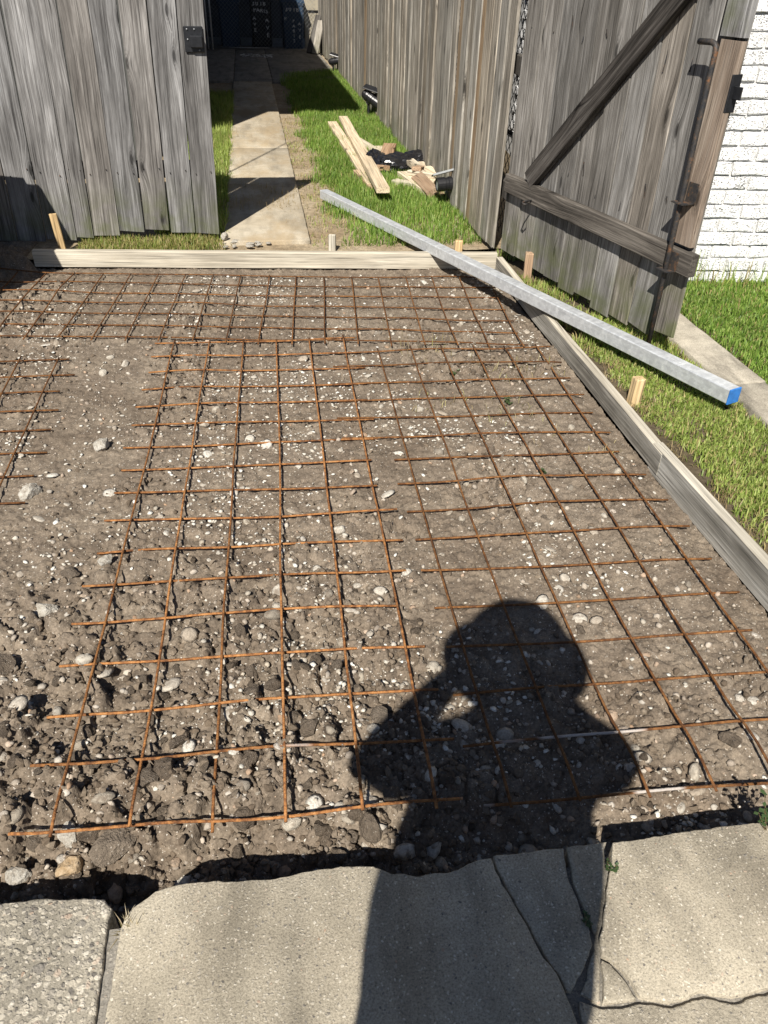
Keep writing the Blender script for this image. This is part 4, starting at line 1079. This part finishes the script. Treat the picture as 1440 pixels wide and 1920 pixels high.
grass('grass_tufts', 'yellowed grass along the foot of the closed gate', (-1.04, -.16, 4.615, 4.90), 5200, .018, .052, .003, .0055, [(.13, .20, .035), (.22, .26, .06), (.36, .34, .11)], back_z, 208, lambda X, Y: sstep(-.16, -.30, X + .1 * (fbm(X, Y, 9, 2, 3) - .5)), .85, .35)
grass('dry_straw', 'dry straw and roots along the lawn edge', (1.372, 1.50, .8, 4.2), 2600, .02, .05, .0018, .003, [(.24, .17, .09), (.38, .29, .15), (.45, .37, .22)], side_z, 209, lambda X, Y: sstep(.40, .6, fbm(X, Y, 8, 3, 86)), 1.4, .0)
grass('dry_straw', 'bits of dry straw lying among right mesh wires', (.55, 1.28, 2.25, 3.6), 900, .02, .045, .0016, .0028, [(.32, .25, .13), (.46, .38, .22), (.34, .33, .10)], lambda X, Y: soil_h(X, Y) + .004, 210, lambda X, Y: sstep(.55, .7, fbm(X, Y, 4, 3, 87)), 1.5, .0)
grass('dry_straw', 'straw litter on the sandy path and driveway', (-.22, .56, 5.0, 9.2), 2600, .02, .05, .002, .0035, [(.30, .22, .11), (.42, .33, .19)], .050, 211, lambda X, Y: sstep(.46, .66, fbm(X, Y, 2.5, 3, 88)), 1.55, .0)
grass('dry_grass_tuft', 'dry straw tuft in the gap between sidewalk slabs', (-.318, -.285, .712, .735), 60, .03, .06, .0014, .0026, [(.42, .34, .22), (.55, .47, .33)], .03, 212, None, .9, .0)

# small weeds
def weed(loc, n, r, h, leaf, lb, seed):
    rs = random.Random(seed); e = empty('weed', loc, lb, 'weed', 0)
    bm = bmesh.new()
    stems = []
    for k in range(n):
        a = rs.uniform(0, 6.28); q = Vector((math.cos(a) * r * rs.uniform(.3, 1), math.sin(a) * r * rs.uniform(.3, 1), h * rs.uniform(.5, 1)))
        cyl_bm(bm, (0, 0, -.01), q, .0012, 5, .0008); stems.append(q)
    ob('stem', bm_me('stem', bm), M['grass_stem'], e)
    bm = bmesh.new()
    for q in stems:
        for t in (.35, .5, .65, .8, .95, 1.0):
            c = q * t; a = rs.uniform(0, 6.28); l = leaf * rs.uniform(.7, 1.2); d = Vector((math.cos(a), math.sin(a), rs.uniform(-.2, .5))).normalized(); sd = d.cross(Vector((0, 0, 1))).normalized() * l * .38
            vs = [bm.verts.new(c), bm.verts.new(c + d * l * .5 + sd), bm.verts.new(c + d * l), bm.verts.new(c + d * l * .5 - sd)]
            bm.faces.new(vs)
    ob('leaves', bm_me('leaves', bm), M['weed_leaf'], e)
M['grass_stem'] = simple('weed_stem', (.12, .09, .04), .7)
M['weed_leaf'] = simple('weed_leaf', (.05, .085, .028), .5, 0, .4, 90)
weed((.905, .735, .055), 12, .055, .09, .013, 'leafy weed at the right edge of the sidewalk slab', 1)
weed((.566, .705, .055), 4, .012, .02, .008, 'tiny weed in the sidewalk joint', 2)
weed((.487, .617, .052), 4, .012, .015, .008, 'tiny weed in the crack under the photographer shadow', 3)
weed((.95, 2.70, soil_z(.95, 2.70)), 5, .03, .022, .012, 'small green sprout among the right mesh wires', 4)
weed((.93, 2.17, soil_z(.93, 2.17)), 2, .016, .025, .014, 'bright green sprout in the right mesh sheet', 5)
weed((.80, 3.02, soil_z(.80, 3.02)), 6, .03, .025, .014, 'dark green sprout near the middle of right mesh sheet', 6)
# crumbled concrete at the driveway end
rs = np.random.default_rng(5)
for k in range(14):
    x = rs.uniform(-.30, .05); y = 4.66 + rs.uniform(0, .10); s = rs.uniform(.012, .035)
    o = bpy.data.objects.new('rubble', stone_v[k % 9].copy()); o.data.materials.clear(); o.data.materials.append(M['wstone'])
    o.parent = drive; o.location = (x, y, .035 + s * .3); o.scale = (s, s, s * .6); o.rotation_euler = (0, 0, k); link(o)
o = ob('loose_stone', ico('loose_stone', 333, .8, .8, 3), M['wstone'], None, (-.205, 4.755, .075), (0, 0, 1), (.028, .026, .028)); tag(o, 'pale stone at the foot of the gate beside the driveway', 'stone')

# ------------------------------------------------------------------ photographer and phone (behind the lens; only the shadow shows)
def skin_person():
    e = bpy.data.objects.new('person', None); e.rotation_euler = (0, 0, -YAW); link(e)
    tag(e, 'person in brimmed hat holding up a phone, seen only as shadow', 'person')
    Vv = []; Ee = []; Rr = []
    def add(p, r, par=None):
        Vv.append(p); Rr.append(r if isinstance(r, tuple) else (r, r))
        if par is not None: Ee.append((par, len(Vv) - 1))
        return len(Vv) - 1
    B = -.27; cx = -.03
    pel = add((cx, B, .98), (.235, .13)); wa = add((cx, B, 1.12), (.235, .13), pel); ch = add((cx, B, 1.30), (.225, .13), wa); nk0 = add((cx - .005, B, 1.47), (.10, .08), ch)
    nk = add((cx - .01, B + .01, 1.54), (.055, .055), nk0); hd = add((cx - .015, B + .03, 1.62), (.072, .085), nk); h2 = add((cx - .02, B + .03, 1.70), (.078, .092), hd); add((cx - .02, B + .02, 1.77), (.062, .075), h2)
    for s, el, wr in ((-1, (-.315, -.20, 1.30), (-.150, -.075, 1.475)), (1, (.242, -.20, 1.33), (.085, -.075, 1.42))):
        sh = add((cx + s * .155, B, 1.43), (.092 if s > 0 else .076), nk0); e1 = add(el, .076, sh); mid = add(tuple((np.array(el) * .5 + np.array(wr) * .5)), .050, e1); w1 = add(wr, .036, mid)
        hp = add((wr[0] * .55, -.040, wr[2] - .02), (.032, .018), w1)
        for f in range(4):
            z = wr[2] - .005 - f * .021
            a = add((s * .050, -.032, z), .0085, hp); b = add((s * .047, -.012, z), .008, a); add((s * .041, -.006, z), .007, b)
        t = add((s * .045, -.045, wr[2] + .01), .010, hp); add((s * .022, -.040, wr[2] + .012), .009, t)
        hip = add((cx + s * .09, B, .90), .10, pel); kn = add((cx + s * .11, B + .02, .52), .068, hip); an = add((cx + s * .11, B - .01, .15), .045, kn); he = add((cx + s * .115, B + .03, .10), (.045, .035), an); add((cx + s * .13, B + .16, .085), (.040, .022), he)
    me = bpy.data.meshes.new('body'); me.from_pydata(Vv, Ee, []); me.update()
    o = ob('body', me, None, e)
    md = o.modifiers.new('skin', 'SKIN'); md.use_smooth_shade = True
    for v, r in zip(me.skin_vertices[0].data, Rr): v.radius = r
    me.skin_vertices[0].data[0].use_root = True
    sub = o.modifiers.new('sub', 'SUBSURF'); sub.levels = 1; sub.render_levels = 1
    bpy.context.view_layer.update()
    me2 = bpy.data.meshes.new_from_object(o.evaluated_get(bpy.context.evaluated_depsgraph_get()))
    bpy.data.objects.remove(o, do_unlink=True)
    me2.materials.clear()
    for k in ('shirt', 'trousers', 'skin'): me2.materials.append(M[k])
    for p in me2.polygons:
        c = p.center
        p.material_index = 2 if (c.z > 1.50 and abs(c.x) < .13 and c.y < -.15) or (c.y > -.16 and c.z > 1.2) else (1 if c.z < .98 else 0)
    b = ob('body', me2, None, e)
    # brimmed hat
    bm = bmesh.new(); n = 28
    prof = [(.178, .176, 1.708), (.190, .188, 1.712), (.182, .180, 1.722), (.160, .158, 1.745), (.150, .150, 1.765), (.136, .14, 1.81), (.108, .11, 1.860), (.078, .085, 1.880), (.0, .0, 1.880)]
    rr = [[bm.verts.new((cx - .015 + a * math.cos(2 * math.pi * i / n), B + .02 + c * math.sin(2 * math.pi * i / n), z - .03 * math.cos(2 * math.pi * i / n) * 0 + (0.012 * math.cos(4 * math.pi * i / n) if a > .15 else 0))) for i in range(n)] for a, c, z in prof[:-1]]
    for a, c in zip(rr, rr[1:]):
        for j in range(n): bm.faces.new((a[j], a[(j + 1) % n], c[(j + 1) % n], c[j]))
    bm.faces.new(rr[-1])
    bmesh.ops.solidify(bm, geom=bm.faces[:], thickness=.004)
    ob('hat', bm_me('hat', bm, True), M['hat'], e)
skin_person()
ph = empty('phone', (0, 0, CAM_H), 'phone held up by the photographer, outside the picture', 'phone')
ph.matrix_world = cm
ob('phone_body', box('phone_body', -.022, .052, -.118, .032, .006, .0145, .003), M['black_plastic'], ph)
ob('screen', box('screen', -.020, .050, -.116, .030, .0148, .0152, 0), M['black_metal'], ph)
